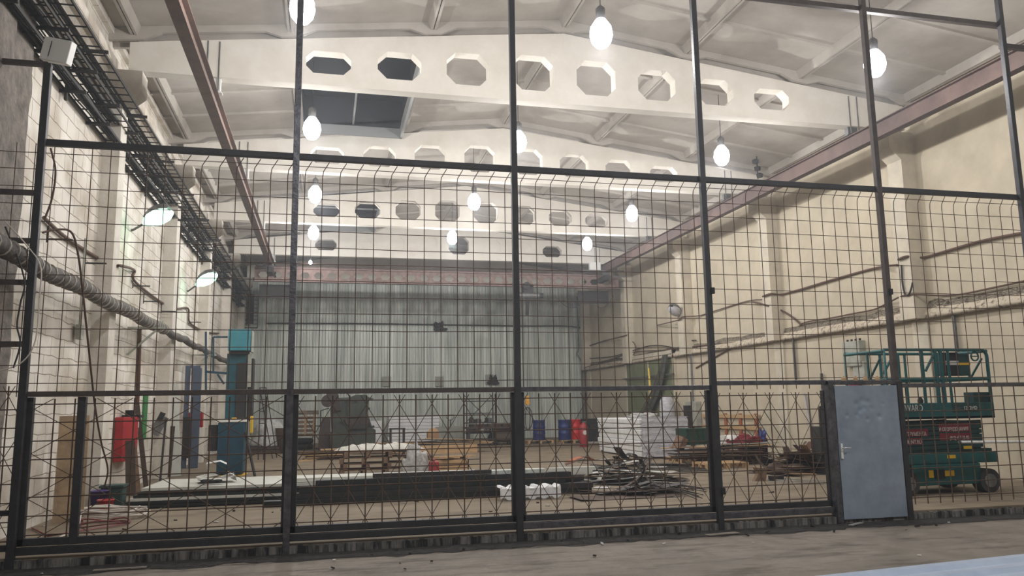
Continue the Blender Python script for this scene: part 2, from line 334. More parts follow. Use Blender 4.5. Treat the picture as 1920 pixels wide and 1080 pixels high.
# roof beams with eight-sided openings
def octo(cx, cz, w, h, c):
    a, b = w/2, h/2; c = min(c, h*.32)
    return [(cx-a+c, cz-b), (cx+a-c, cz-b), (cx+a, cz-b+c), (cx+a, cz+b-c), (cx+a-c, cz+b), (cx-a+c, cz+b), (cx-a, cz+b-c), (cx-a, cz-b+c)]
HX = [CX+1.45*k for k in (-3.5, -2.5, -1.5, -.5, .5, 1.5, 2.5, 3.5)]
HH = [.48, .6, .72, .8, .8, .72, .62, .5]
for i, y in enumerate(BY):
    x0, x1 = XL+.35, XR-.3
    out = [(x0, BZ), (x1, BZ), (x1, topz(x1)-.02), (CX, topz(CX)-.02), (x0, topz(x0)-.02)]
    hs = [octo(hx, BZ+.25+hh/2, .91, hh, .2) for hx, hh in zip(HX, HH)]
    mb = MB().prism(out, 1, y-.14, y+.14, hs)
    if i == 4:
        for k in (1, 2, 3, 5, 6): mb.prism(octo(HX[k], BZ+.25+HH[k]/2, .92, HH[k]+.01, .2), 1, y-.11, y+.11)
    if i == 5:
        for k in range(8): mb.prism(octo(HX[k], BZ+.25+HH[k]/2, .92, HH[k]+.01, .2), 1, y-.11, y+.11)
    struct('trim_%d' % (30+i), mb, 'beam')
# roof of ribbed slabs
SKY = {1: (0.1, .96), 3: (.1, .96)}                                      # skylights: bay -> part of the bay's depth
def roof():
    mb = MB(); ys = [YN, -3.]+BY+[YF+.3]
    xs = [XL-.3]+JX[0:1]+JX[1:-1]+JX[-1:]+[XR+.3]
    for b in range(len(ys)-1):
        ya, yb = ys[b], ys[b+1]; bay = b-2
        for k in range(len(xs)-1):
            xa, xb = xs[k], xs[k+1]
            za, zb = topz(xa)+.26, topz(xb)+.26
            seg = [(ya, yb)]
            if bay in SKY and abs(xa-JX[1]) < .01:
                s0, s1 = SKY[bay]; h0, h1 = ya+(yb-ya)*s0, ya+(yb-ya)*s1; seg = [(ya, h0), (h1, yb)]
            for p, q in seg:
                mb.prism([(xa, za), (xb, zb), (xb, zb+.08), (xa, za+.08)], 1, p, q)
            if b < 1: continue
            # end ribs with haunched corners, and shallow cross ribs
            for yy0, yy1 in ((ya+.13, ya+.22), (yb-.22, yb-.13)):
                lo = lambda x: topz(x)
                mb.prism([(xa, lo(xa)), (xa+.18, lo(xa+.18)), (xa+.5, lo(xa+.5)+.12), (xb-.5, lo(xb-.5)+.12), (xb-.18, lo(xb-.18)), (xb, lo(xb)), (xb, zb), (xa, za)] if xb-xa > 1.3 else [(xa, lo(xa)), (xb, lo(xb)), (xb, zb), (xa, za)], 1, yy0, yy1)
            for t in (.25, .5, .75):
                yc = ya+(yb-ya)*t
                if len(seg) == 2 and seg[0][1]-.05 < yc < seg[1][0]+.05: continue
                mb.prism([(xa, za-.06), (xb, zb-.06), (xb, zb), (xa, za)], 1, yc-.05, yc+.05)
            # lengthwise ribs either side of each joint
            for xc, sgn in ((xa, 1), (xb, -1)):
                x1_, x2_ = xc+sgn*.012, xc+sgn*.1; z1, z2 = topz(x1_), topz(x2_)
                mb.prism([(x1_, z1+.08), (xc+sgn*.06, z1+.08), (xc+sgn*.12, z2+.26), (x1_, z1+.26)], 1, ya+.01, yb-.01)
    return mb
struct('ceiling', roof(), 'ceil')
for n, (bay, (s0, s1)) in enumerate(SKY.items()):
    ya, yb = BY[bay-0] if False else ([YN, -3.]+BY)[bay+2], (([YN, -3.]+BY+[YF])[bay+3])
    h0, h1 = ya+(yb-ya)*s0, ya+(yb-ya)*s1; xa, xb = JX[1]+.1, JX[2]-.1; z0 = topz(xa)+.1
    mb = MB().box(xa-.05, xb+.05, h0-.05, h1+.05, z0+1.1, z0+1.16)
    mb.box(xa-.06, xa, h0, h1, z0+.2, z0+1.1).box(xb, xb+.06, h0, h1, z0+.3, z0+1.1).box(xa, xb, h0-.05, h0, z0+.2, z0+1.1).box(xa, xb, h1, h1+.05, z0+.2, z0+1.1)
    wobj = struct('window_%d' % (n+1), mb, 'dark')
    fr = MB().box(xb-.05, xb+.02, h0, h1, z0-.0, z0+.3).box(xa, xb, h1-.06, h1, z0-.0, z0+.28).box(xa, xb, h0, h0+.05, z0+.02, z0+.2)
    fr.bar(((xa+xb)/2, h0, z0+.35), ((xa+xb)/2, h1, z0+.35), .05).bar((xa, (h0+h1)/2-.1, z0+.35), (xb, (h0+h1)/2-.1, z0+.35), .05)
    fr.build('window_frame', 'skyframe', wobj)
# ------------------------------------------------------------------ lamps
LPOS = []
for row, X in enumerate((-.45, 4.42, 9.75)):
    for k, Y in enumerate((12.0, 17.6, 23.3, 28.7)):
        LPOS.append((X, Y, row, k))
LPX = {(0, 0): (567, 14), (0, 1): (585, 240), (0, 2): (591, 364), (0, 3): (588, 436), (1, 0): (1127, 62), (1, 1): (972, 265), (1, 2): (889, 378), (1, 3): (848, 445), (2, 0): (1640, 118), (2, 1): (1353, 291), (2, 2): (1185, 400), (2, 3): (1101, 457)}
SIDE = ['left', 'middle', 'right']; DEP = ['nearest', 'second', 'third', 'fourth']
def lamp(X, Y, Z, label, small=False):
    t = thing('hanging_lamp', label, 'lamp', (X, Y, Z), 'lamps hanging from the roof')
    r = .07 if small else .2  # full-size bulbs are enlarged: the radius takes in the bloom around the lamp
    MB().lathe((X, Y, Z), [(0, -r*1.35), (r*.5, -r*1.25), (r*.85, -r*.8), (r, -r*.2), (r*.9, r*.5), (r*.45, r*1.2), (0.02, r*1.3)], 20).build('bulb', 'bulb', t)
    MB().lathe((X, Y, Z), [(.0, r*1.1), (r*.4, r*1.2), (r*.42, r*2.2), (.03, r*2.5), (0, r*2.5)], 16).build('socket', 'steel', t)
    MB().tube([(X, Y, Z+r*2.4), (X, Y, topz(X)+(1.2 if X < 2 and not small and (BY[1] < Y < BY[2] or BY[3] < Y < BY[4]) else .3))], .008, 6).build('cord', 'cable', t)
    l = bpy.data.lights.new('lamp_light', 'POINT'); l.energy = LAMP_POWER*(.12 if small else 1); l.color = (1, .985, .97); l.shadow_soft_size = .06
    lo = bpy.data.objects.new('lamp_light', l); COL.objects.link(lo); lo.parent = t; lo.location = (0, 0, -r*1.35-.07)
    return t
for X, Y, row, k in LPOS:
    p = onY(Y, *LPX[(row, k)])
    lamp(p.x, Y, p.z, '%s lamp from the fence in the %s row of glowing roof lamps' % (DEP[k], SIDE[row]))
p = onY(33.0, 582, 492); lamp(p.x, 33.0, p.z, 'small dim roof lamp hanging just before the crane girder', True)
for X, Y in ((0.5, 2.5), (9.5, 3.5)):
    l = bpy.data.lights.new('front_hall_light', 'AREA'); l.shape = 'DISK'; l.size = .5; l.energy = FRONT_POWER; l.color = (.93, .96, 1)
    lo = bpy.data.objects.new('front_hall_light', l); COL.objects.link(lo); lo.location = (X, Y, 8.6)
hz = bpy.data.materials.new('glow_haze'); hz.use_nodes = True; N_ = hz.node_tree.nodes; N_.clear()
v_ = N_.new('ShaderNodeVolumeScatter'); v_.inputs['Density'].default_value = HAZE; v_.inputs['Anisotropy'].default_value = .55; v_.inputs['Color'].default_value = (.9, .93, 1, 1)  # scatter volume added to give the lamps a glow and veil the far end
o_ = N_.new('ShaderNodeOutputMaterial'); hz.node_tree.links.new(v_.outputs[0], o_.inputs['Volume']); M['haze'] = hz
hb = MB().box(XL-.1, XR+.1, YN+.1, YF+.1, -.05, 11).build('glow_haze', 'haze'); tag(hb, 'thin haze added through the whole hall so the lamps glow', 'haze', None, 'stuff')
def wall_lamp(base, head, label, lit=True, m='steel'):
    b, h = Vector(base), Vector(head); t = thing('street_style_lamp', label, 'wall lamp', b)
    d = (h-b).normalized(); L = (h-b).length
    MB().tube([b, b+d*L*.45], .025, 8).tube([b-Vector((.2*(1 if b.x < 0 else -1), 0, 0)), b], .03, 8).build('arm', m, t)
    side = d.cross(Vector((0, 0, 1))).normalized(); up = side.cross(d)
    def shell(s0, s1, prof, mname, name, lo, hi):
        mb = MB(); vs = []; n = 12; k = len(prof)
        for i, (tt, r) in enumerate(prof):
            c = b+d*L*tt
            for j in range(n+1):
                a = lo+(hi-lo)*j/n; vs.append(c+side*(math.cos(a)*r)+up*(math.sin(a)*r*.85))
        fs = [(i*(n+1)+j, i*(n+1)+j+1, (i+1)*(n+1)+j+1, (i+1)*(n+1)+j) for i in range(k-1) for j in range(n)]
        return mb.add(vs, fs, True).build(name, mname, t)
    prof = [(.4, .04), (.5, .1), (.65, .19), (.85, .24), (1.05, .24), (1.2, .18), (1.28, .05)]
    shell(0, 1, prof, m, 'housing', 0, PI)
    shell(0, 1, [(a, r*.97) for a, r in prof], 'gbulb' if lit else 'film', 'glass_bowl', PI, 2*PI)
    if lit:
        l = bpy.data.lights.new('lamp_light', 'POINT'); l.energy = WALL_LAMP; l.color = (.7, 1, .86); l.shadow_soft_size = .1
        lo = bpy.data.objects.new('lamp_light', l); COL.objects.link(lo); lo.parent = t; lo.location = d*L*.95-up*.3
wall_lamp((-4.12, 18.2, 5.7), (-3.45, 17.6, 5.95), 'larger greenish glowing lamp on the left wall, nearer the fence')
wall_lamp((-4.12, 25.6, 5.45), (-3.45, 24.9, 5.8), 'smaller greenish glowing lamp on the left wall, farther from the fence')
q = onX(13.9, 1277, 600)
wall_lamp(q, onX(13.3, 1262, 585)+Vector((0, -.1, .1)), 'unlit street style lamp on the right wall above the green door', False)
# ------------------------------------------------------------------ fence
FY = 10.47
PX = [onY(FY, 46, 700).x, onY(FY, 545, 700).x, onY(FY, 970, 700).x, onY(FY, 1336, 700).x, onY(FY, 1672, 640).x, onY(FY, 1914, 370).x]
ZT, ZM, ZB = onY(FY, 955, 314).z, onY(FY, 970, 730).z, .19
fence = thing('mesh_fence', 'tall dark steel mesh fence on a kerb across the whole hall', 'fence', (2.5, FY, 0))
for i, x in enumerate(PX):
    top = [onY(FY, 94, 120).z, 9.0, 9.0, 9.0, 9.0, 9.0][i]
    MB().box(x-.042, x+.042, FY-.042, FY+.042, 0, top).build('post', ['fence', 'fence2', 'fence', 'fence', 'fenceb', 'fence'][i], fence, bevel=.006)
XE = XR-.05
MB().box(PX[0], XE, FY+.02, FY+.1, ZT-.04, ZT+.04).build('top_rail', 'fence', fence, bevel=.005)
MB().box(PX[3], PX[5]+.05, FY+.02, FY+.1, 8.15, 8.23).build('upper_rail', 'fenceb', fence)
MB().box(PX[5], XE, FY+.02, FY+.1, 7.78, 7.86).build('upper_rail', 'fenceb', fence)
MIDM = ['fenceb', 'fenceb', 'fence2', 'fence2', 'fence2', 'fenceb']
xs = PX+[XE]
for i in range(6):
    a, b = xs[i], xs[i+1]; z = ZM+(.06 if i == 3 else 0)
    MB().box(a, b, FY+.0, FY+.075, z-.032, z+.032).build('middle_rail', MIDM[i], fence, bevel=.005)
DX0, DX1 = onY(FY, 1567, 830).x, onY(FY, 1688, 840).x
for i in range(6):
    a, b = xs[i], xs[i+1]
    if i == 3: b = DX0-.02
    if i == 4: continue
    MB().box(a, b, FY+.0, FY+.08, .15, .235).build('bottom_rail', 'fence' if i < 2 else 'fence2', fence, bevel=.005)
CELL = .221
def bars_upper(a, b, bend):
    mb = MB(); y = FY+.11; n = max(1, round((b-a)/CELL)); dx = (b-a)/n
    for k in range(n+1 if False else n):
        x = a+dx*(k+.5)
        mb.tube([(x, y, ZM-.03), (x, y, ZT-.25)]+([(x+.01, y, ZT-.17), (x+.05, y, ZT-.1), (x+.085, y, ZT-.04)] if bend(x) else [(x, y, ZT)]), .0062, 5, False)
    z = ZM+.13
    while z < ZT-.08:
        mb.tube([(a, y-.01, z+random.uniform(-.006, .006)), ((a+b)/2, y-.01, z+random.uniform(-.012, .004)), (b, y-.01, z+random.uniform(-.006, .006))], .0055, 5, False); z += CELL
    return mb
ab = [XL+.05]+PX+[XE]
for i in range(7):
    a, b = ab[i], ab[i+1]
    bars_upper(a, b, (lambda x: x > -1.9)).build('upper_mesh', 'rod', fence)
def bars_lower(a, b, z0, z1, kind):
    mb = MB(); y = FY+.12; n = max(2, round((b-a)/CELL)); dx = (b-a)/n
    for k in range(1, n): mb.tube([(a+dx*k, y, z0), (a+dx*k, y, z1)], .009, 5, False)
    z = z0+.1
    while z < z1: mb.tube([(a, y-.012, z), (b, y-.012, z)], .0075, 5, False); z += CELL*.98
    hw, hh = (dx, .36) if kind == 'tall' else (dx*2, .26*dx*2/.44)
    if kind:
        s = hh/hw
        for sg in (1, -1):
            for k in range(-14, 2*n+16):
                x0 = a+k*2*hw*.5*2 if kind == 'wide' else a+k*2*hw
                # the line z = zt + sg*s*(x-x0), clipped to the panel
                pts = []; zt = z1-.12
                xa, xb = a, b
                za, zb = zt+sg*s*(xa-x0), zt+sg*s*(xb-x0)
                t0, t1 = 0., 1.; dz = zb-za
                for lim, side in ((z0, 0), (z1, 1)):
                    t = (lim-za)/dz
                    if (dz > 0) == (side == 0): t0 = max(t0, t)
                    else: t1 = min(t1, t)
                if t1-t0 > .01:
                    mb.tube([(xa+(xb-xa)*t0, y+.012, za+dz*t0), (xa+(xb-xa)*t1, y+.012, za+dz*t1)], .0048, 4, False)
    return mb
def lower_frame(a, b, z0, z1, inner=None, m='fence'):
    w = .075; y0, y1 = FY+.07, FY+.15
    mb = MB().box(a, b, y0, y1, z0, z0+.085).box(a, a+w, y0, y1, z0, z1).box(b-w, b, y0, y1, z0, z1)
    return mb
def gate(a, b, z1, label, kind, inner=None, top=True):
    t = thing('mesh_gate', label, 'gate', ((a+b)/2, FY+.11, .24))
    mb = lower_frame(a, b, .24, z1); mb.build('frame', 'fence', t, bevel=.004)
    if inner: MB().box(inner-.045, inner+.045, FY+.06, FY+.14, .24, z1).build('upright', 'fence', t, bevel=.004)
    bars_lower(a+.07, b-.07, .26, z1-.02, kind).build('mesh', 'rod', t)
    return t
gate(PX[0]+.02, PX[1]-.0, ZM-.035, 'long dark gate panel of mesh with flat crossed rods, leftmost of the lower panels', 'wide', onY(FY, 142, 880).x)
gate(PX[1]+.03, PX[2]-.0, ZM-.035, 'lower mesh panel with crossed rods between the second and third fence posts', 'tall')
gate(PX[2]+.03, PX[3]-.0, ZM-.035, 'lower mesh panel with crossed rods, right of the fence post before the panel stack', 'tall')
gate(PX[3]+.03, DX0-.03, ZM-.06, 'lower mesh panel with crossed rods directly left of the metal door', 'tall')
bars_lower(PX[4]+.04, PX[5], .2, ZM-.03, None).build('lower_mesh', 'rod', fence)
bars_lower(PX[5], XE, .2, ZM-.03, None).build('lower_mesh', 'rod', fence)
bars_lower(XL+.1, PX[0], .2, ZM+.1, 'tall').build('lower_mesh', 'rod', fence)
MB().box(XL+.1, PX[0], FY+.02, FY+.08, .6, .66).box(XL+.1, PX[0], FY+.02, FY+.08, .2, .27).build('side_rail', 'fence', fence)
for py in (120, 362, 452, 530, 645):
    z = onY(FY, 70, py).z
    MB().box(XL+.12, PX[0], FY-.03, FY+.03, z-.03, z+.03).box(XL+.12, XL+.16, FY-.07, FY+.07, z-.07, z+.07).build('bracket', 'fenceb', fence)
# loose rod ends beside the fourth post, lock stubs
for i, (px, py) in enumerate(((1336, 545), (1670, 547), (1356, 921))):
    q = onY(FY-.05, px, py); MB().obox(q, (.05, .05, .09)).build('hinge_stub', 'black', fence)
# door in the fence
MB().box(DX0-.09, DX0-.0, FY-.06, FY+.1, 0, ZM+.08).build('door_jamb', 'fence2', fence, bevel=.006)
MB().box(DX1+.0, DX1+.09, FY-.06, FY+.1, 0, ZM+.06).build('door_jamb', 'fence', fence, bevel=.006)
MB().box(DX0-.09, DX1+.09, FY-.05, FY+.05, ZM+.02, ZM+.08).build('lintel', 'fence2', fence, bevel=.006)
dr = thing('metal_door', 'dented blue-grey sheet metal door with a lever handle in the mesh fence', 'door', ((DX0+DX1)/2, FY-.05, .04))
def dented():
    mb = MB(); nx, nz = 56, 100; x0, x1, z0, z1 = DX0+.012, DX1-.012, .06, ZM+.005; vs = []; fs = []
    D = [(onY(FY-.05, px, py), r, d) for px, py, r, d in ((1606, 757, .05, .02), (1617, 752, .06, .02), (1628, 754, .05, .022), (1612, 769, .05, .02), (1588, 779, .035, .018), (1607, 778, .035, .018), (1627, 786, .035, .018), (1650, 781, .05, .022), (1634, 765, .05, .015), (1655, 757, .03, .012), (1620, 765, .04, .016))]
    for i in range(nx+1):
        for j in range(nz+1):
            x = x0+(x1-x0)*i/nx; z = z0+(z1-z0)*j/nz; y = FY-.05+.006*noise.noise(Vector((x*2.2, z*1.6, 3)))
            for q, r, d in D:
                rr = ((x-q.x)**2+(z-q.z)**2)/r/r
                if rr < 4: y += d*math.exp(-rr*1.6)
            vs.append((x, y, z))
    for i in range(nx):
        for j in range(nz): a = i*(nz+1)+j; fs.append((a, a+nz+1, a+nz+2, a+1))
    return mb.add(vs, fs, True)
dented().build('door_skin', 'door', dr)
MB().box(DX0+.012, DX1-.012, FY-.02, FY+.0, .06, ZM+.005).build('door_back', 'door', dr)
q = onY(FY-.07, 1579, 846)
MB().box(q.x-.018, q.x+.018, FY-.075, FY-.055, q.z-.11, q.z+.11).build('handle_plate', 'white', dr, bevel=.004)
MB().tube([(q.x, FY-.07, q.z+.045), (q.x, FY-.12, q.z+.045), (q.x+.03, FY-.125, q.z+.05), (q.x+.11, FY-.125, q.z+.045)], .009, 8).build('lever', 'chrome', dr)
for i, px in enumerate((1582, 1604, 1623, 1645)):
    q = onY(FY, px, 712); mb = MB()
    mb.lathe((0, 0, 0), [(0, 0), (.04, 0), (.035, .04), (.02, .055), (0, .06)], 9, False)
    mb.v = [Vector((v.x*random.uniform(.8, 1.3)+q.x, v.y*.7+FY, v.z*random.uniform(.7, 1.3)+ZM+.08)) for v in mb.v]
    solo('foam_lump', mb, 'wood', 'yellowish lump of dried foam on the lintel over the metal door', 'foam lump', 'foam lumps on the door lintel')
q = onY(FY, 110, 98)
jb = thing('junction_box', 'white box mounted on top of the leftmost fence post', 'box', (q.x, FY, q.z))
MB().obox((q.x, FY-.02, q.z), (.36, .12, .3), (.05, .22, -.25)).build('body', 'white', jb, bevel=.01)
MB().obox((q.x-.07, FY-.095, q.z+.0), (.006, .01, .2), (.05, .22, -.25)).build('slot', 'black', jb)
# ------------------------------------------------------------------ crane rails, crane
def ibeam(p, q, h, w, t=.02):
    p, q = Vector(p), Vector(q); z = Vector((0, 0, 1))
    return MB().bar(p+z*(h/2-t/2), q+z*(h/2-t/2), w, t).bar(p-z*(h/2-t/2), q-z*(h/2-t/2), w, t).bar(p, q, .018, h-2*t)
def rail_z(ax, x0, y0): return onX(ax, x0, y0).z
for side, X, m, RZ in (('left', -2.25, 'rail', 7.83), ('right', 12.3, 'railr', 7.92)):
    t = thing('crane_rail', 'long brown I-beam crane rail hung under the roof beams along the %s wall' % side, 'crane rail', (X, 20, RZ))
    ibeam((X, YN, RZ), (X, 36, RZ), .38, .2).build('beam', m, t)
    for y in BY[:-1]:
        MB().box(X-.16, X+.16, y-.08, y+.08, RZ+.19, RZ+.22).box(X-.13, X+.13, y-.06, y+.06, RZ+.22, BZ).build('hanger', 'white' if side == 'left' else 'steel', t)
        MB().tube([(X+.1, y-.16, RZ+.2), (X+.1, y-.16, topz(X)-.05)], .014, 6).tube([(X-.12, y-.16, RZ+.2), (X-.12, y-.16, topz(X)-.05)], .014, 6).build('hanger_rod', 'steel', t)
X = 12.75
t = thing('conductor_rail', 'thin steel channel running beside the right crane rail', 'rail', (X, 20, 8.1))
MB().bar((X, YN, 8.1), (X, 36, 8.1), .08, .12).build('channel', 'railr', t)
for y in range(0, 36, 3): MB().bar((X, y, 8.1), (12.35, y, 8.12), .04).build('spacer', 'railr', t)
GY = 33.9; gz0, gz1 = 7.13, 7.68
cr = thing('overhead_crane', 'faded red overhead crane with a perforated girder at the far end', 'crane', (5, GY, gz0))
gx0, gx1 = -2.9, 13.2; mid = (gz0+gz1)/2
hs = []; x = gx0+.35
while x < gx1-.35:
    hs.append([(x-.2, mid), (x-.11, mid-.13), (x+.11, mid-.13), (x+.2, mid), (x+.11, mid+.13), (x-.11, mid+.13)]); x += .56
MB().prism([(gx0, gz0), (gx1, gz0), (gx1, gz1), (gx0, gz1)], 1, GY-.01, GY+.01, hs).box(gx0, gx1, GY-.12, GY+.12, gz1-.02, gz1+.02).box(gx0, gx1, GY-.12, GY+.12, gz0-.02, gz0+.02).build('girder', 'crane', cr)
MB().box(gx0, gx1-1, GY+.3, GY+.36, 7.7, 7.85).box(gx0+.4, gx1-1, GY-.5, GY-.44, 7.8, 7.84).build('top_channel', 'crane', cr)
for X in (-2.25, 12.3):
    MB().box(X-.12, X+.12, GY-1.0, GY+1.0, 7.35, 7.58).build('end_truck', 'dsteel', cr)
    for y in (GY-.8, GY+.8): MB().cyl((X-.16, y, 7.66), .09, .32, 14, 'x').build('wheel', 'steel', cr)
p = onY(GY-.6, 498, 498); MB().lathe(p, [(0, -.12), (.09, -.1), (.12, 0), (.08, .1), (0, .12)], 12).build('buffer', 'steel', cr)
MB().box(11.6, 12.1, GY-.7, GY-.5, 7.85, 8.2).build('control_box', 'white', cr)
MB().box(11.2, 13.2, GY-.75, GY-.68, 7.78, 7.84).box(12.2, 13.3, GY-.65, GY-.6, 7.55, 7.6).build('current_arm', 'steel', cr)
for px0, px1 in ((1045, 1100), (1105, 1150)):
    a, b = onY(GY-.1, px0, 560), onY(GY-.1, px1, 555); pts = []
    for k in range(9):
        s = k/8; pts.append(a.lerp(b, s)-Vector((0, 0, .5*math.sin(PI*s))))
    MB().tube(pts, .015, 5).build('festoon_cable', 'cable', cr)
for X in (-2.0, 12.2): MB().box(X-.75, X+.75, GY+.7, GY+.74, 6.5, 7.1).build('end_guard', 'dsteel', cr)
p = onY(GY, 990, 550)
ho = thing('electric_hoist', 'grey electric hoist hanging from the crane girder, right of the third fence post', 'hoist', (p.x, GY, 6.6))
MB().cyl((p.x-.5, GY, p.z-.1), .14, 1.0, 18, 'x').build('drum', 'steel', ho); MB().cyl((p.x+.5, GY, p.z-.1), .11, .2, 16, 'x').build('motor', 'dsteel', ho)
MB().cyl((p.x-.1, GY-.2, p.z+.32), .17, .3, 16, 'y').box(p.x-.22, p.x+.22, GY-.12, GY+.12, p.z, p.z+.4).build('trolley', 'dsteel', ho)
MB().obox((p.x-.05, GY-.05, p.z-.6), (.14, .12, .8), (0, .05, 0)).build('chain_bag', 'black', ho)
q0 = onY(GY-.1, 989, 742); q1 = onY(GY-.1, 989, 806)
MB().tube([(p.x, GY-.05, p.z-.9), (q0.x, GY-.05, q0.z)], .012, 6).build('chain', 'cable', ho)
MB().box(q0.x-.08, q0.x+.08, GY-.1, GY+.0, q0.z-.22, q0.z).cyl((q0.x, GY-.12, q0.z-.3), .1, .14, 14, 'y').build('hook_block', 'yellowh', ho)
pts = [(q0.x+.22*math.sin(2*PI*k/16), GY-.05, (q0.z-.5+q1.z)/2+(q0.z-.5-q1.z)/2*math.cos(2*PI*k/16)) for k in range(17)]
MB().tube(pts, .022, 6).tube([(v[0]*.5+q0.x*.5, v[1]-.03, v[2]) for v in pts], .018, 6).build('sling', 'cable', ho)
# ------------------------------------------------------------------ left wall: trays, pipe, cables
def ladder(z, xo, xi, y0, y1, step):
    r = MB().bar((xo, y0, z), (xo, y1, z), .03, .05).build
    return r
TR = [('top ladder tray with open rungs, highest on the left wall', 7.55, -3.58, -4.05, .30), ('crowded middle ladder tray under the highest one on the left wall', 7.2, -3.72, -4.1, .34), ('lowest narrow ladder tray on the left wall', 6.85, -3.86, -4.1, .4)]
for n, (lb, z, xo, xi, st) in enumerate(TR):
    t = thing('cable_tray', lb, 'cable tray', (xo, 25, z))
    for x in (xo, (xo+xi)/2+.02, xi): MB().bar((x, 3, z), (x, 40.9, z), .022, .045).build('side_rail', 'tray', t)
    y = 8.0; r0 = MB().bar((xo, 8, z), (xi, 8, z), .018, .018).build('rung', 'tray', t)
    while y < 40.5:
        y += max(st, .335); r1 = r0.copy(); COL.objects.link(r1); r1.location = (0, y-8, 0)
    mb = MB(); y = 4.4
    while y < 40:
        mb2 = MB().bar((XL, y, z-.05), (xo+.1, y, z-.05), .04, .05)
        if n == 0: mb2.bar((XL+.1, y, z-.05), (XL+.1, y, z-.9), .04, .05)
        mb2.build('support_arm', 'tray', t); y += 1.45 if n else 2.9
for n in range(16):
    k = n % 2; z = TR[1+k][1]+.04 if n < 13 else 7.6; x0 = -4.05+.024*n*.55 if n < 13 else -3.95+.05*(n-13)
    pts = []; y = 3.
    while y < 41: pts.append((x0+.02*math.sin(y*1.3+n*2)+.01*random.uniform(-1, 1), y, z+.03*random.random()-.07*abs(math.sin(y*PI/1.45))*(n % 3 == 0))); y += .7
    solo('power_cable', MB().tube(pts, .014+.006*(n % 3), 5), 'cable', 'dark power cable lying in the %s ladder tray along the left wall' % ('highest' if n >= 13 else ['crowded middle', 'lowest'][k]), 'cable', 'cables in the ladder trays')
p = onY(41.2, 493, 602); t = thing('cable_chute', 'short dark vertical cable ladder dropping at the far end of the trays', 'cable tray', (-3.6, 41.2, 5.9))
mb = MB().bar((-3.95, 41.2, 5.9), (-3.95, 41.2, 7.6), .04).bar((-3.3, 41.2, 5.9), (-3.3, 41.2, 7.6), .04).bar((-3.95, 41.2, 5.9), (-3.3, 41.2, 5.9), .05)
for k in range(8): mb.bar((-3.95, 41.2, 6.1+k*.2), (-3.3, 41.2, 6.1+k*.2), .025)
mb.build('ladder_frame', 'tray', t); MB().box(-3.85, -3.5, 41.22, 41.3, 6.1, 7.6).box(XL, -3.9, 41.18, 41.22, 7.0, 7.05).build('cover', 'machb', t)
t = thing('lagged_pipe', 'thick wrapped grey pipe running low along the left wall', 'pipe', (-3.7, 22, 3.69))
pts = []; rs = []; y = 8.8
while y < 34: pts.append((-3.7, y, 3.69+.02*math.sin(y*2)+.015*math.sin(y*5.3))); rs.append((.115+.018*noise.noise(Vector((y*2.2, 0, 0))))*(1 if y < 20 else .8)); y += .22
MB().tube(pts, rs, 12).build('jacket', 'wrap', t)
y = 9.2
while y < 20: MB().tube([(-3.7, y, 3.69+.02*math.sin(y*2)), (-3.7, y+.025, 3.69+.02*math.sin(y*2))], .127, 12).build('binding_band', 'band', t); y += .26+.05*random.random()
for y in (18.4, 27.0):
    MB().bar((XL, y, 3.58), (-3.4, y, 3.58), .05, .05).bar((XL+.02, y, 3.0), (-3.55, y, 3.56), .04, .04).bar((-3.45, y, 3.55), (-3.45, y, 3.75), .02).build('bracket', 'box', t)
def cable(name, pts, r, m, label, cat='cable', group=None):
    # smooth curve through the points
    P = [Vector(p) for p in pts]; out = []
    for i in range(len(P)-1):
        p0, p1, p2, p3 = P[max(i-1, 0)], P[i], P[i+1], P[min(i+2, len(P)-1)]
        for k in range(6):
            t = k/6; out.append(.5*((2*p1)+(p2-p0)*t+(2*p0-5*p1+4*p2-p3)*t*t+(3*p1-p0-3*p2+p3)*t**3))
    out.append(P[-1]); return solo(name, MB().tube(out, r, 6), m, label, cat, group)
def wl(x, y, X=-4.1):
    p = onX(-3.8, x, y)
    return p if any(b-.25 < p.y < b+.3 for b in BY) else onX(X, x, y)
cable('wall_cable', [wl(82, 408), wl(130, 450), wl(208, 498), wl(225, 498), wl(252, 507), wl(255, 530), wl(320, 577), wl(352, 578), wl(356, 605), wl(385, 622), wl(410, 625)], .03, 'cableb', 'brown cable stepping down along hooks on the left block wall')
for i, (x, y) in enumerate(((90, 430), (160, 478), (250, 525), (270, 555), (303, 575), (355, 598), (380, 620))):
    a = wl(x, y-6); solo('cable_hook', MB().bar(a, a+Vector((0, 0, -.25)), .02).bar(a+Vector((0, 0, -.2)), a+Vector((.35, 0, -.2)), .025), 'tray', 'dark L-shaped steel hook holding the brown cable on the left wall', 'hook', 'hooks under the brown wall cable')
cable('hanging_cable', [onY(10.3, 80, 436), onY(10.5, 110, 430), onY(10.7, 135, 437), onY(10.8, 147, 480), onY(11, 155, 545), onY(11.4, 165, 640), onY(12, 178, 760), onY(13, 190, 830), onY(14, 202, 880), onY(14.6, 195, 915)], .014, 'cableb', 'brown cable loop dropping from the leftmost post to the buckets')
cable('hanging_cable', [onY(10.3, 95, 278), onY(10.3, 104, 320), onY(10.3, 98, 370), onY(10.3, 84, 410)], .012, 'cableb', 'short brown cable hanging below the top rail beside the leftmost post')
cable('hanging_cable', [onY(10.3, 10, 425), onY(10.3, 45, 520), onY(10.3, 38, 570), onY(10.3, 32, 610), onY(10.3, 38, 645), onY(10.3, 25, 690)], .01, 'cable', 'thin black cable dangling between the leftmost post and the rough wall')
cable('hanging_cable', [onY(10.3, 10, 415), onY(10.3, 50, 460), onY(10.3, 76, 500), onY(10.3, 74, 560), onY(10.3, 66, 640), onY(10.3, 40, 680), onY(10.3, 0, 695)], .008, 'cablew', 'thin pale wire crossing in front of the leftmost post')
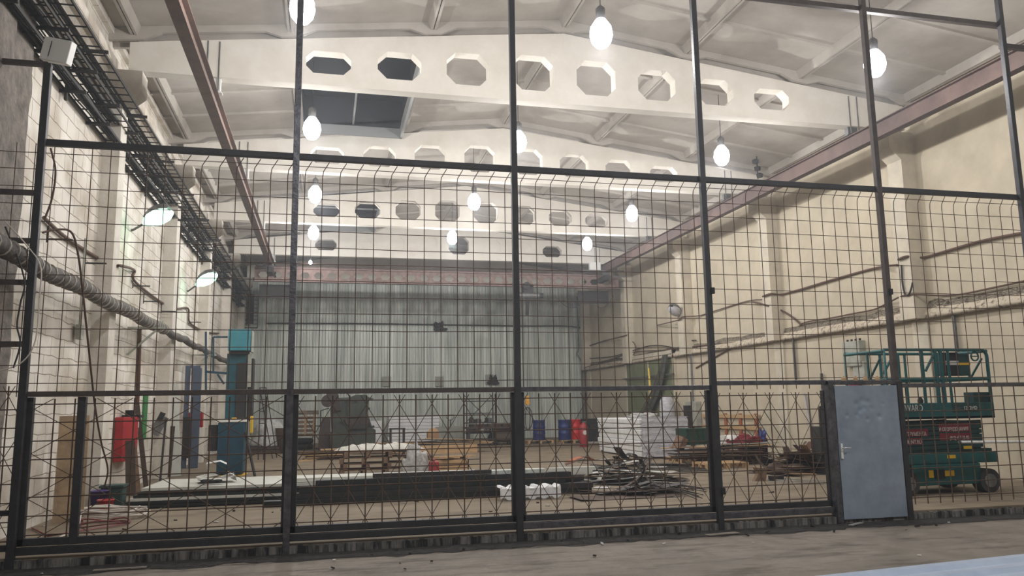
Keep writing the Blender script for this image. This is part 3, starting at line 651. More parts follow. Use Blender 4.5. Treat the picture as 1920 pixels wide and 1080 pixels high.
cable('wall_pipe', [wl(262, 612), wl(260, 690), wl(257, 770)], .045, 'rust', 'rusty ribbed pipe dropping from the wrapped pipe to the red cabinet', 'pipe')
t = wl(145, 620); solo('wall_switch', MB().box(t.x-.0, t.x+.08, t.y-.1, t.y+.1, t.z-.15, t.z+.1).tube([(t.x+.03, t.y, t.z+.1), (t.x+.03, t.y, t.z+1.6)], .02, 6), 'box', 'small grey switch on a vertical conduit on the left wall', 'switch')
# red cabinet, green strip, tap
a = onX(-4.1, 224, 785); b = onX(-4.1, 262, 785)
rb = thing('red_fire_cabinet', 'angular red sheet metal box hanging on the left wall under a rusty pipe', 'cabinet', (-3.95, 18.2, .75))
mb = MB().prism([(XL+.01, 17.75), (-3.98, 17.75), (-3.78, 18.1), (-3.9, 18.75), (XL+.01, 18.75)], 2, .78, 1.68); mb.build('body', 'red', rb, bevel=.01)
MB().box(-4.1, -3.75, 18.1, 18.5, 1.66, 1.72).cyl((-3.98, 18.3, 1.7), .1, .12, 12).build('pipe_fitting', 'black', rb)
MB().box(-3.86, -3.85, 18.45, 18.55, 1.45, 1.6).build('paper_tag', 'white', rb)
a = wl(275, 740); solo('green_strip', MB().box(XL, XL+.04, a.y-.15, a.y+.25, a.z-1.05, a.z+.05), 'green', 'bright green upright strip on the left wall behind the red cabinet', 'strip')
a = wl(290, 790); s = thing('wall_tap', 'grey sheet metal bracket with a dark fitting beside the green strip', 'bracket', a)
MB().obox(a+Vector((.1, 0, -.1)), (.25, .03, .5), (0, .5, .2)).build('plate', 'steel', s); MB().obox(a+Vector((.15, 0, .12)), (.12, .1, .2), (0, .4, 0)).build('fitting', 'dsteel', s)
# leaning boards against the left wall
def lean(px, py, w, h, tilt, m, label, cat='board', name='leaning_board', yaw=0, group=None, th=.03):
    p = fl(px, py); mb = MB().box(-w/2, w/2, -th/2, th/2, 0, h)
    mb.xform(Matrix.Translation(p)@Matrix.Rotation(yaw, 4, 'Z')@Matrix.Rotation(tilt[0], 4, 'X')@Matrix.Rotation(tilt[1], 4, 'Y'))
    return solo(name, mb, m, label, cat, group)
LN = [
    (127, 980, .42, 1.62, (-.12, -.02), 'ply', 'tall tan board leaning on the left wall at the fence gate', .1),
    (98, 970, .3, 1.4, (-.1, -.04), 'wood3', 'dark board leaning just left of the tall tan board', .2),
    (245, 930, .18, 1.1, (-.12, -.05), 'wood3', 'dark offcut leaning below the red cabinet, leftmost of three', .3),
    (258, 925, .12, 1.2, (-.1, -.12), 'wood2', 'grey-brown offcut leaning below the red cabinet, middle of three', .3),
    (274, 915, .1, 1.9, (-.1, -.14), 'wood3', 'long dark batten leaning right of the red cabinet', .3),
    (312, 895, .2, 1.3, (-.1, .05), 'wood3', 'short dark board leaning between white board and red cabinet', .3),
    (328, 893, .3, 2.4, (-.1, -.07), 'panelw', 'tall white narrow board leaning on the left wall', .2),
    (338, 890, .08, 2.2, (-.1, -.12), 'dsteel', 'thin dark bar leaning right of the tall white board', .2),
    (300, 905, .05, 1.5, (-.1, .04), 'dsteel', 'thin upright steel rod leaning left of the white board', .2)]
for a in LN: lean(a[0], a[1], a[2], a[3], a[4], a[5], a[6], yaw=a[7])
p = fl(360, 878)
s = thing('open_steel_door', 'tall blue-grey steel door leaf standing open from the left wall', 'door leaf', p)
h1 = onY(p.y, 362, 690).z
MB().box(p.x-.12, p.x+.16, p.y-.03, p.y+.03, FZ, h1).build('leaf', 'bluegrey', s, bevel=.01)
MB().box(p.x-.32, p.x-.18, p.y+.05, p.y+.12, FZ, h1).box(p.x-.32, p.x+.1, p.y+.05, p.y+.12, h1, h1+.08).build('frame', 'bluegrey', s)
MB().box(p.x-.3, p.x-.1, p.y-.08, p.y-.03, FZ+.3, FZ+1.5).build('lower_panel', 'dsteel', s)
# buckets, basket, hose
def bucket(px, py, r, h, m, label, name='bucket'):
    p = fl(px, py); t = thing(name, label, 'bucket', p)
    MB().lathe(p, [(0, .005), (r*.75, 0), (r, h), (r*1.06, h), (r*1.06, h-.02), (r*.95, h-.01), (r*.72, .02), (0, .02)], 20).build('pail', m, t)
    MB().tube([(p.x+r*math.cos(a), p.y, p.z+h+r*.6*math.sin(a)) for a in [PI*k/10 for k in range(11)]], .006, 5).build('handle', 'dsteel', t)
bucket(184, 955, .15, .32, 'purple', 'violet plastic bucket near the left wall behind the hose coil')
bucket(197, 962, .13, .22, 'redp', 'small red bucket in front of the violet one')
p = fl(211, 950); t = thing('green_basket', 'dark green basket standing against the left end of the panel stack', 'basket', p)
MB().prism([(p.x-.18, p.y-.15), (p.x+.18, p.y-.15), (p.x+.18, p.y+.2), (p.x-.18, p.y+.2)], 2, FZ, FZ+.36).build('body', 'basket', t, bevel=.03)
MB().box(p.x-.2, p.x+.2, p.y-.17, p.y+.22, FZ+.34, FZ+.38).build('rim', 'basket', t)
def coil(px, py, r0, n, rad, m, label, tail, dz=0):
    c = fl(px, py); pts = []
    for k in range(n*14):
        a = 2*PI*k/14; r = r0*(1+.16*math.sin(k*.31)); pts.append((c.x+.07*math.sin(k*.11)+r*math.cos(a)*1.25, c.y+r*math.sin(a), FZ+dz+rad+.03*(k/(n*14))*3*abs(math.sin(k*.7))+.012*(k//14)))
    pts += tail
    solo('garden_hose', MB().tube(pts, rad, 6), m, label, 'hose')
coil(205, 972, .42, 5, .014, 'cablew', 'pale hose lying in a loose coil by the gate', [fl(170, 950, .35), fl(152, 962, .3), fl(148, 985, .14), fl(130, 1000, .14), fl(100, 1012, .14)], .03)
coil(190, 985, .3, 2, .012, 'cabler', 'dull red hose coiled under the pale one', [fl(120, 1000, .14), fl(90, 1005, .14), fl(60, 990, .14)])
# ------------------------------------------------------------------ teal machine
Y0 = 21.9
t = thing('column_machine', 'tall teal column machine with cabinet base by the left wall', 'machine', (-2.3, Y0+.3, FZ))
def yb(px0, px1, py0, py1, y, d, m, name, par=None, bev=.01):
    a, b = onY(y, px0, py1), onY(y, px1, py0)
    return MB().box(a.x, b.x, y, y+d, a.z, b.z).build(name, m, par or t, bevel=bev)
yb(405, 458, 792, 890, Y0, .7, 'teald', 'cabinet_base'); yb(389, 408, 797, 846, Y0+.1, .5, 'dsteel', 'side_box'); yb(403, 462, 787, 792, Y0-.03, .8, 'white', 'table_top')
yb(421, 462, 663, 790, Y0+.55, .5, 'teal', 'column'); yb(462, 476, 672, 790, Y0+.6, .5, 'dsteel', 'rear_column')
yb(427, 470, 617, 657, Y0+.3, .7, 'tealb', 'motor_cover'); yb(431, 465, 656, 664, Y0+.4, .5, 'dsteel', 'neck'); yb(470, 474, 620, 660, Y0+.4, .5, 'box', 'side_plate')
yb(463, 472, 664, 726, Y0+.5, .05, 'box', 'slide_plate'); yb(440, 462, 680, 788, Y0+.5, .03, 'dsteel', 'guide_shadow_slot'); yb(468, 474, 780, 812, Y0+.3, .2, 'yellow', 'yellow_guard'); yb(434, 443, 783, 788, Y0-.0, .1, 'yellow', 'yellow_knob')
yb(405, 460, 890, 894, Y0-.02, .7, 'yellow', 'foot_strip', bev=0)
a = [onY(Y0+.6, 386, 733), onY(Y0+.6, 386, 622), onY(Y0+.6, 400, 632), onY(Y0+.6, 427, 632), onY(Y0+.6, 400, 697), onY(Y0+.6, 386, 697), onY(Y0+.6, 425, 700), onY(Y0+.6, 420, 720)]
MB().bar(a[0], a[1], .05).build('pipe_frame', 'teald', t); MB().bar(a[2], a[3], .045).bar(a[2], a[4], .045).build('pipe_frame', 'teald', t)
MB().bar(a[5], a[6], .06).bar(onY(Y0+.6, 408, 702), a[7], .05).build('bracket_arm', 'teald', t)
MB().bar(onY(Y0, 460, 810), onY(Y0-.4, 478, 893), .05).build('brace', 'dsteel', t)
a = wl(389, 788, -4.1); yb2 = fl(394, 845)
solo('red_wall_box', MB().box(-4.1, -3.6, 25.9, 26.2, 1.3, 1.75), 'red', 'small red box on the left wall behind the column machine', 'box')
# stepladder
p = fl(492, 865); Ys = p.y; t = thing('stepladder', 'thin dark steel stepladder standing right of the teal machine', 'ladder', p)
L = [onY(Ys, 484, 862), onY(Ys, 494, 862), onY(Ys+.5, 511, 860), onY(Ys+.5, 519, 858)]; T = [onY(Ys+.2, 487, 727), onY(Ys+.2, 499, 727)]
MB().tube([L[0], onY(Ys+.1, 488, 740), T[0], T[1], onY(Ys+.1, 498, 740), L[1]], .02, 6).build('front_frame', 'dsteel', t)
MB().tube([L[2], T[0]], .018, 6).tube([L[3], T[1]], .018, 6).build('rear_frame', 'dsteel', t)
for k in range(1, 6): MB().bar(L[0].lerp(T[0], k/6), L[1].lerp(T[1], k/6)+Vector((.05, 0, 0)), .05, .03).build('step', 'dsteel', t)
# ------------------------------------------------------------------ crumpled lumps
def blob(c, sx, sy, sz, seed, rough=.25, n=20):
    mb = MB(); vs = []; fs = []; m = n
    for i in range(m+1):
        th = PI*i/m
        for j in range(n*2):
            ph = 2*PI*j/(n*2); d = Vector((math.sin(th)*math.cos(ph), math.sin(th)*math.sin(ph), math.cos(th)))
            r = 1+rough*noise.noise(d*1.7+Vector((seed, 0, 0)))+rough*.5*noise.noise(d*4.3+Vector((0, seed, 0)))
            v = Vector((d.x*sx, d.y*sy, max(d.z, -.35)*sz+sz*.35))*r; v.z = max(0, v.z); vs.append(Vector(c)+v)
    for i in range(m):
        for j in range(n*2): a = i*n*2+j; b = i*n*2+(j+1) % (n*2); fs.append((a, b, b+n*2, a+n*2))
    return mb.add(vs, fs, True)
p = fl(490, 850); pp = fl(500, 848)
solo('wrapped_bundle', blob((pp.x, pp.y, FZ+.25), .75, .5, .75, 3, .35), 'clear', 'crumpled film-wrapped bundle behind the stepladder', 'bundle')
solo('low_platform', MB().box(pp.x-.9, pp.x+1.1, pp.y-.6, pp.y+.6, FZ, FZ+.12).box(pp.x-.9, pp.x+1.1, pp.y-.6, pp.y+.6, FZ+.14, FZ+.24), 'wood3', 'low dark wooden platform under the film-wrapped bundle', 'platform')
p = fl(535, 848); solo('brown_bin', MB().lathe(p, [(0, 0), (.28, 0), (.4, .95), (.42, .97), (.38, .97), (.26, .03), (0, .03)], 20), 'pot', 'brown open bin standing behind the second fence post', 'bin')
# ------------------------------------------------------------------ pallets
def pallet_proto(m, label, group):
    t = thing('wooden_pallet', label, 'pallet', (0, 0, 0), group)
    for k in range(5): MB().box(-.6, .6, -.4+k*.175, -.3+k*.175, .122, .144).build('deck_board', m, t)
    for x in (-.55, 0, .55):
        MB().box(x-.05, x+.05, -.4, .4, .1, .122).box(x-.05, x+.05, -.4, .4, 0, .022).build('stringer_board', m, t)
        for y in (-.33, 0, .33): MB().box(x-.05, x+.05, y-.07, y+.07, .022, .1).build('block', m, t)
    return t
pal = pallet_proto('wood2', 'grey-brown wooden pallet, bottom of the stack with the white sack over it', 'stacked pallets')
pal2 = pallet_proto('wood', 'pale wooden pallet under the two blue barrels, left one', 'pallets under the barrels')
def P(x, y, z=0): q = fl(x, y); return Vector((q.x, q.y, FZ+z))
c = P(668, 893)
pal.location = (c.x+.2, c.y+.5, FZ); pal.rotation_euler.z = .03
for k, (dx, dz, rz, wrd) in enumerate(((0, .15, .08, 'second'), (-.05, .3, -.05, 'third'), (.04, .45, .02, 'topmost'))):
    dup(pal, (c.x+.25+dx, c.y+.5, FZ+dz), rz, '%s wooden pallet from the floor in the stack with the white sack' % wrd, 'stacked pallets')
for k, dz in enumerate((0, .15, .3)):
    dup(pal, (c.x+1.35, c.y+.7, FZ+dz), -.12+.05*k, '%s pallet of the right-hand pile beside the white sack' % ['lowest', 'middle', 'upper'][k], 'right-hand pallet pile')
top = FZ+.6
def drape(c, sx, sy, seed, label, m='sack', hz=.08):
    mb = MB(); nx, ny = 36, 24; vs = []; fs = []
    for i in range(nx+1):
        for j in range(ny+1):
            u, v = i/nx*2-1, j/ny*2-1
            z = hz*max(0, 1-u**4)*max(0, 1-v**4)*(1.1+.8*noise.noise(Vector((u*3, v*3, seed)))+.4*noise.noise(Vector((u*9, v*9, seed))))
            vs.append((c[0]+u*sx*(1+.15*noise.noise(Vector((v*2, seed, 0)))), c[1]+v*sy*(1+.25*noise.noise(Vector((u*3, seed, 1)))), c[2]+z))
    for i in range(nx):
        for j in range(ny): a = i*(ny+1)+j; fs.append((a, a+ny+1, a+ny+2, a+1))
    n0 = len(vs); vs += [(v[0], v[1], c[2]) for v in vs]
    for i in range(nx):
        for j in range(ny): a = n0+i*(ny+1)+j; fs.append((a+1, a+ny+2, a+ny+1, a))
    per = [i*(ny+1) for i in range(nx+1)]+[nx*(ny+1)+j for j in range(1, ny+1)]+[i*(ny+1)+ny for i in range(nx-1, -1, -1)]+[j for j in range(ny-1, 0, -1)]
    for k in range(len(per)): a, b = per[k], per[(k+1) % len(per)]; fs.append((a, b, b+n0, a+n0))
    return solo('plastic_sack', mb.add(vs, fs, True), m, label, 'sack')
drape((c.x+.62, c.y+.45, top), 1.1, .32, 1, 'white woven sack spread flat over the near pallet stack', hz=.12)
q = P(770, 893)
solo('hanging_sack', blob((q.x+.1, q.y-.0, FZ), .3, .2, .52, 4, .35), 'clear', 'crumpled translucent bag slumped at the right end of the pallet stack', 'sack')
# loose planks
def plank(p, L, w, th, rz, m, label, tilt=0, name='wooden_plank', cat='plank', group=None, roll=0):
    mb = MB().box(-L/2, L/2, -w/2, w/2, 0, th)
    mb.xform(Matrix.Translation(Vector(p))@Matrix.Rotation(rz, 4, 'Z')@Matrix.Rotation(tilt, 4, 'Y')@Matrix.Rotation(roll, 4, 'X'))
    return solo(name, mb, m, label, cat, group)
for k in range(4): plank((c.x+.2+random.uniform(-.1, .1), c.y+.75+.13*k*.8, top+.02), 2.0, .1, .025, random.uniform(-.06, .06), ['wood', 'wood2'][k % 2], 'thin plank lying on top of the near pallet stack behind the sack', group='planks on the near pallet stack')
for k in range(5): plank(P(560+k*14, 866-k*2, .0)+Vector((0, 0, .012*k)), 1.1-.1*k, .08, .02, .6+.12*k, 'wood', 'pale stick fanned out on the floor left of the near pallet stack', group='pale sticks by the pallet stack')
g0 = P(610, 862)
for k in range(9): plank((g0.x+random.uniform(-.1, .1), g0.y+random.uniform(-.08, .08), FZ+.03*k), random.uniform(1.2, 2.2), .12, .03, random.uniform(-.2, .2), ['wood2', 'wood3', 'wood'][k % 3], ['grey-brown', 'dark', 'pale'][k % 3]+' plank in the low pile before the dark machine', group='low plank pile before the machine')
g0 = P(742, 850)
for k in range(14): plank((g0.x+random.uniform(-.4, 1.1), g0.y+random.uniform(-.5, .6), FZ+.03*k), random.uniform(1.6, 3), random.uniform(.1, .2), .03, random.uniform(-.25, .25), ['wood', 'wood2', 'wood3'][k % 3], ['pale', 'grey-brown', 'dark'][k % 3]+' plank in the wide pile between machine and workbench', tilt=random.uniform(-.03, .03), group='wide plank pile behind the pallets')
g0 = P(855, 848)
for k in range(8): plank((g0.x+random.uniform(-.5, .3), g0.y+random.uniform(-.3, .3), FZ+.3+.025*k), random.uniform(1.8, 2.8), .16, .025, random.uniform(-.3, .2), ['wood3', 'wood', 'scrapd'][k % 3], 'thin board heaped at the right end of the wide plank pile', tilt=random.uniform(-.02, .08), group='thin boards on the plank pile')
for k in range(3): plank((g0.x-.35, g0.y-.6, FZ+.0+.1*k), 2.1, .1, .1, .02*k, 'wood', 'square pale beam stacked below the thin boards', name='timber_beam', cat='beam', group='pale beams below the thin boards')
g0 = P(826, 888)
for k in range(6): plank((g0.x-.25+.15*k, g0.y+.5+.05*k, FZ+.33+.03*(k % 2)), 1.3, .13, .03, 2.2+.15*random.random(), 'wood', 'pale board slanting over the crate right of the white sack', tilt=.05, group='slanting pale boards')
cb = thing('timber_crate', 'low pale timber crate under the slanting boards', 'crate', (g0.x, g0.y+.5, FZ))
for k in range(3): MB().box(g0.x-.6, g0.x+.75, g0.y+.1, g0.y+.13, FZ+.02+k*.11, FZ+.11+k*.11).build('side_board', 'wood', cb)
MB().box(g0.x-.6, g0.x-.57, g0.y+.1, g0.y+.9, FZ, FZ+.33).box(g0.x+.72, g0.x+.75, g0.y+.1, g0.y+.9, FZ, FZ+.33).box(g0.x-.6, g0.x+.75, g0.y+.87, g0.y+.9, FZ, FZ+.33).build('box_frame', 'wood2', cb)
p = P(815, 893); solo('red_jerrycan', MB().box(p.x-.14, p.x+.1, p.y-.1, p.y+.1, FZ, FZ+.36).box(p.x-.05, p.x+.02, p.y-.03, p.y+.03, FZ+.36, FZ+.42), 'redcyl', 'faded red canister in front of the low timber crate', 'canister', bevel=.03)
plank(P(862, 876), 1.3, .06, .02, .25, 'wood', 'pale batten lying on the floor right of the timber crate'); plank(P(870, 862), 1.0, .12, .02, -.1, 'wood3', 'dark flat strip on the floor right of the timber crate')
p = onY(30.5, 812, 815); p.z = FZ+.5
t = thing('cardboard_box', 'brown cardboard box sitting on the wide plank pile', 'box', p); MB().box(p.x-.22, p.x+.2, p.y-.2, p.y+.2, p.z-.0, p.z+.27).build('body', 'cardboard', t, bevel=.005); MB().add([(p.x-.22, p.y-.2, p.z+.27), (p.x+.2, p.y-.2, p.z+.27), (p.x+.12, p.y, p.z+.4), (p.x-.12, p.y, p.z+.4)], [(0, 1, 2, 3)]).build('flap', 'cardboard', t)
# small steel frame on the planks
p = onY(27.5, 745, 840); q = onY(27.5, 759, 806)
t = thing('steel_stand', 'small dark steel square frame standing on the plank pile', 'stand', (p.x, 27.5, p.z))
x0, x1, z0, z1 = onY(27.5, 733, 840).x, onY(27.5, 758, 840).x, FZ, onY(27.5, 745, 805).z
for x in (x0, x1):
    for y in (27.5, 27.9): MB().bar((x, y, z0), (x, y, z1), .045).build('leg', 'dsteel', t)
MB().box(x0-.03, x1+.03, 27.47, 27.93, z1, z1+.04).build('top', 'dsteel', t)
# wooden crates on tyres at the left of the machine
p = fl(571, 842); Yc = 35.3
t = thing('slatted_crate', 'rough timber crate of slats standing left of the dark machine', 'crate', (p.x, Yc, FZ))
x0, x1, z0, z1 = onY(Yc, 550, 800).x, onY(Yc, 590, 800).x, onY(Yc, 570, 818).z, onY(Yc, 570, 778).z
for k in range(5): MB().box(x0, x1, Yc, Yc+.03, z0+(z1-z0)*k/5, z0+(z1-z0)*(k+.62)/5).build('slat', 'wood2', t)
for x in (x0, (x0+x1)/2, x1-.08): MB().box(x, x+.09, Yc-.03, Yc+.8, z0, z1).build('upright', 'wood', t)
for k in range(6): plank((x0+.5, Yc+.4, z1+.01+.03*k), 1.1, .12, .025, random.uniform(-.4, .4), 'wood2', 'short offcut on top of the slatted crate', group='offcuts on the slatted crate')
ty = MB().lathe((0, 0, 0), [(.22, .04), (.3, 0), (.38, .03), (.4, .12), (.38, .2), (.3, .23), (.22, .19), (.22, .04)], 24)
for k in range(2):
    mb = MB(); mb.v = [v+Vector((x0+.45, Yc+.1, FZ+.24*k)) for v in ty.v]; mb.f = ty.f[:]; mb.sm = ty.sm[:]
    solo('tyre', mb, 'black', '%s black tyre under the slatted crate' % ['lower', 'upper'][k], 'tyre', 'tyres under the slatted crate')
plank((x0+1.05, Yc-.1, FZ+.5), .7, .3, .03, 0, 'scrapl', 'pale tray lying beside the tyres', name='metal_tray', cat='tray')
p = P(600, 842); solo('pump_stand', MB().bar((p.x, p.y, FZ), (p.x, p.y, 1.75), .05).bar((p.x, p.y, 1.75), (p.x+.35, p.y, 1.85), .04).bar((p.x-.25, p.y, FZ+.02), (p.x+.25, p.y, FZ+.02), .06).bar((p.x-.02, p.y, 1.1), (p.x-.4, p.y, 1.1), .04), 'dsteel', 'thin upright pipe with a bent top left of the dark machine', 'pipe stand')
# ------------------------------------------------------------------ dark machine
MY = 33.6
t = thing('metalworking_machine', 'large grimy dark green machine tool in the middle of the hall', 'machine', (1.1, MY, FZ))
def mp(pts, y0, y1, m, name, bev=.02):
    return MB().prism([(onY(MY, a, b).x, max(FZ, onY(MY, a, b).z)) for a, b in pts], 1, y0, y1).build(name, m, t, bevel=bev)
mp([(620, 848), (703, 848), (704, 806), (698, 802), (660, 800), (618, 812)], MY-.2, MY+1.2, 'mach', 'base')
mp([(622, 812), (620, 770), (623, 752), (632, 746), (655, 745), (668, 740), (688, 740), (692, 748), (690, 775), (694, 788), (700, 806)], MY+.1, MY+1.1, 'mach', 'body', .05)
mp([(690, 744), (702, 748), (692, 751)], MY+.1, MY+.5, 'mach', 'horn', 0)
mp([(612, 738), (634, 738), (640, 770), (624, 772), (622, 762), (612, 760)], MY+.0, MY+.6, 'machb', 'head')
mp([(650, 760), (676, 758), (678, 782), (652, 784)], MY+.02, MY+.12, 'mach', 'cover_plate', .01)
mp([(655, 797), (690, 795), (688, 804), (655, 804)], MY-.35, MY+.1, 'dsteel', 'work_table', .01)
mp([(645, 786), (690, 784), (694, 796), (650, 797)], MY+.0, MY+.12, 'machb', 'slide', .01)
mp([(596, 848), (620, 848), (620, 784), (604, 784), (598, 812)], MY+.1, MY+.8, 'machb', 'side_cabinet')
c_ = onY(MY, 614, 752); MB().cyl((c_.x, MY-.2, c_.z), .25, .3, 20, 'y').build('pulley', 'machb', t)
c_ = onY(MY, 640, 745); MB().tube([(c_.x+.35*math.cos(PI*k/10), MY+.3, c_.z-.05+.3*math.sin(PI*k/10)) for k in range(11)], .03, 6).build('lifting_loop', 'dsteel', t)
for px, py in ((628, 765), (640, 790), (675, 800), (668, 750), (650, 752), (692, 766), (700, 800)):
    c_ = onY(MY, px, py); MB().cyl((c_.x, MY-.05, c_.z), .05, .2, 10, 'y').build('knob', 'dsteel', t)
c_ = onY(MY, 683, 792); MB().tube([(c_.x+.2*math.cos(2*PI*k/20), MY-.25, c_.z+.2*math.sin(2*PI*k/20)) for k in range(21)], .02, 6).bar((c_.x-.2, MY-.25, c_.z), (c_.x+.2, MY-.25, c_.z), .03).build('handwheel', 'dsteel', t)
# ------------------------------------------------------------------ white stacks
def pack_stack(x0, x1, y0, y1, z0, z1, n, label, group, m='whitefoam', jit=.04):
    h = (z1-z0)/n
    for k in range(n):
        a = random.uniform(-jit, jit); b = random.uniform(-jit, jit)
        mb = MB().box(x0+a, x1+a, y0+b, y1+b, z0+k*h+.003, z0+(k+1)*h-.003)
        wrd = ['bottom', 'second', 'third', 'fourth', 'fifth', 'sixth', 'seventh', 'eighth', 'ninth', 'tenth'][k]
        solo('panel_pack', mb, m, label % (wrd if k < n-1 else 'top'), 'pack', group, bevel=.03)
a, b = onY(39, 729, 782), onY(39, 824, 779)
pack_stack(a.x, b.x, 39, 40.6, FZ, b.z, 8, '%s white pack of the far stack right of the dark machine', 'far white packs')
pack_stack(9.68, 11.3, 23.5, 27.4, FZ+.03, 1.34, 7, '%s white pack of the big stack right of the barrels', 'big white packs stack')
mb = MB(); ny = 30; nz = 26; vs = []; fs = []
for i in range(ny+1):
    for j in range(nz+1):
        x = 9.72+1.56*i/ny; z = FZ+.04+1.24*j/nz; vs.append((x, 23.41-.02+.02*noise.noise(Vector((x*5, z*9, 0)))+.012*math.sin(z*34), z))
for i in range(ny):
    for j in range(nz): k = i*(nz+1)+j; fs.append((k, k+nz+1, k+nz+2, k+1))
fs2 = [tuple(reversed([q+len(vs) for q in f])) for f in fs]; vs2 = [(v[0], v[1]+.012, v[2]) for v in vs]
solo('shrink_film', mb.add(vs+vs2, fs+fs2, True), 'film', 'crinkled grey shrink film over the near end of the big white stack', 'film')
q = (10.1, 24.2, 1.36); solo('crumpled_sheet', blob(q, .45, .35, .12, 5, .5), 'clear', 'crumpled film lying on top of the big white stack', 'film')
a = onY(39, 700, 790); solo('white_box', MB().box(a.x-.4, a.x+.4, 39, 39.6, FZ+.8, FZ+1.1).box(a.x-.4, a.x+.4, 39, 39.6, FZ+.0, FZ+.78), 'whitefoam', 'white box just right of the dark machine by the partition', 'box')
# pallet jack, rack bench, cart
p = P(845, 829); t = thing('pallet_jack', 'hand pallet jack standing by the far partition', 'pallet jack', p)
MB().tube([(p.x, p.y, FZ+.2), (p.x, p.y+.1, FZ+1.1)], .025, 8).build('shaft', 'black', t)
MB().tube([(p.x-.05, p.y+.1, FZ+1.05), (p.x-.2, p.y+.1, FZ+1.2), (p.x-.15, p.y+.1, FZ+1.32), (p.x+.15, p.y+.1, FZ+1.32), (p.x+.2, p.y+.1, FZ+1.2), (p.x+.05, p.y+.1, FZ+1.05)], .018, 6).build('handle', 'black', t)
MB().box(p.x-.27, p.x-.1, p.y+.2, p.y+1.1, FZ+.06, FZ+.12).box(p.x+.1, p.x+.27, p.y+.2, p.y+1.1, FZ+.06, FZ+.12).box(p.x-.27, p.x+.27, p.y, p.y+.2, FZ+.06, FZ+.3).build('forks', 'yellow', t); MB().cyl((p.x-.06, p.y, FZ+.09), .09, .12, 14, 'x').build('wheel', 'black', t)
solo('glass_crate', MB().box(p.x-.75, p.x+.6, 38.8, 39.4, FZ, FZ+.75), 'box', 'pale grey low case behind the pallet jack', 'case', bevel=.02)
RY = 35.6; t = thing('storage_rack', 'dark steel rack with shelves full of parts near the partition', 'rack', (6.6, RY, FZ))
x0, x1 = onY(RY, 875, 780).x, onY(RY, 931, 780).x; zt = onY(RY, 900, 735).z
for x in (x0, x1):
    for y in (RY, RY+.8): MB().bar((x, y, FZ), (x, y, zt), .05).build('upright', 'dsteel', t)
for py in (752, 775, 793, 812): z = onY(RY, 900, py).z; MB().box(x0, x1, RY, RY+.8, z-.02, z+.02).build('shelf', 'dsteel', t)
MB().bar((x0, RY+.8, zt-.1), (x1, RY+.8, 1.0), .03).bar((x1, RY+.8, zt-.1), (x0, RY+.8, 1.0), .03).build('cross_brace', 'dsteel', t)
for k in range(14):
    z = [onY(RY, 900, 793).z, onY(RY, 900, 812).z, onY(RY, 900, 793).z][k % 3]+.02; x = x0+.1+(x1-x0-.3)*random.random()
    hgt = random.uniform(.08, .25); solo('machine_part', MB().cyl((x, RY+.25+.3*random.random(), z), random.uniform(.05, .12), hgt, 12), random.choice(['dsteel', 'steel', 'machb']), 'round metal part standing on the dark storage rack', 'machine part', 'metal parts on the rack')
bz = onY(34.8, 900, 791).z; t = thing('workbench', 'long low brown workbench in front of the storage rack', 'workbench', (6.8, 34.8, FZ))
x0, x1 = onY(34.8, 873, 800).x, onY(34.8, 968, 800).x
MB().box(x0, x1, 34.4, 35.1, .85, .93).build('top', 'wood3', t); MB().box(x0+.1, x1-.1, 34.5, 35.0, .35, .42).build('lower_shelf', 'wood3', t)
for x in (x0+.1, (x0+x1)/2, x1-.1):
    for y in (34.5, 35.0): MB().bar((x, y, FZ), (x, y, .85), .07).build('leg', 'dsteel', t)
for k in range(9): x = x0+.3+(x1-x0-.6)*k/8; solo('bench_part', MB().obox((x, 34.7+.2*random.random(), .93+.06), (.25, .2, .12), (0, 0, random.random())), ['dsteel', 'scrapb', 'rust'][k % 3], ['dark grey', 'brown', 'rusty'][k % 3]+' small block of metal lying on the long low workbench', 'metal block', 'blocks on the workbench')
p = P(945, 834); t = thing('wheeled_bin', 'boxy grey-brown bin on wheels before the workbench', 'bin', p)
MB().prism([(p.x-.36, FZ+.12), (p.x+.36, FZ+.12), (p.x+.42, FZ+.95), (p.x-.42, FZ+.95)], 1, p.y, p.y+.7).build('body', 'cart', t, bevel=.02)
for x in (-.3, .3):
    for y in (.1, .6): MB().cyl((p.x+x-.03, p.y+y, FZ+.07), .07, .06, 12, 'x').build('wheel', 'black', t)
p = P(925, 833); solo('cart_wheel', MB().lathe((0, 0, 0), [(.05, 0), (.25, 0), (.27, .05), (.25, .1), (.05, .1), (.05, 0)], 18).xform(Matrix.Translation((p.x, p.y, FZ+.27))@Matrix.Rotation(PI/2, 4, 'X')), 'black', 'dark rubber wheel standing left of the boxy bin', 'wheel')
# ------------------------------------------------------------------ barrels, cylinder
def barrel(x, y, z, m, label, group=None):
    t = thing('steel_barrel', label, 'barrel', (x, y, z), group); r = .29
    pr = [(0, .02), (r-.01, .02), (r, 0), (r, .03)]
    for zz in (.3, .58): pr += [(r-.008, zz-.03), (r+.012, zz), (r-.008, zz+.03)]
    pr += [(r-.008, .86), (r+.004, .875), (r+.004, .9), (r-.012, .9), (r-.014, .88), (0, .88)]
    MB().lathe((x, y, z), pr, 28).build('drum', m, t); MB().cyl((x+.15, y-.1, z+.88), .035, .015, 12).build('bung', 'steel', t); return t
a, b = onY(35.3, 1011, 820), onY(35.3, 1054, 820)
zb = FZ+.146
pal2.location = (a.x, 35.4, FZ); dup(pal2, (b.x+.35, 35.0, FZ), .05, 'pale wooden pallet under the blue and red barrels, right one'); 
barrel(a.x, 35.3, zb, 'blue', 'blue steel barrel standing alone on the left pallet'); barrel(b.x, 34.9, zb, 'blue', 'blue steel barrel standing beside the red barrel')
q = onY(35.2, 1079, 820); barrel(q.x, 35.2, zb, 'redb', 'bright red steel barrel next to the blue one')
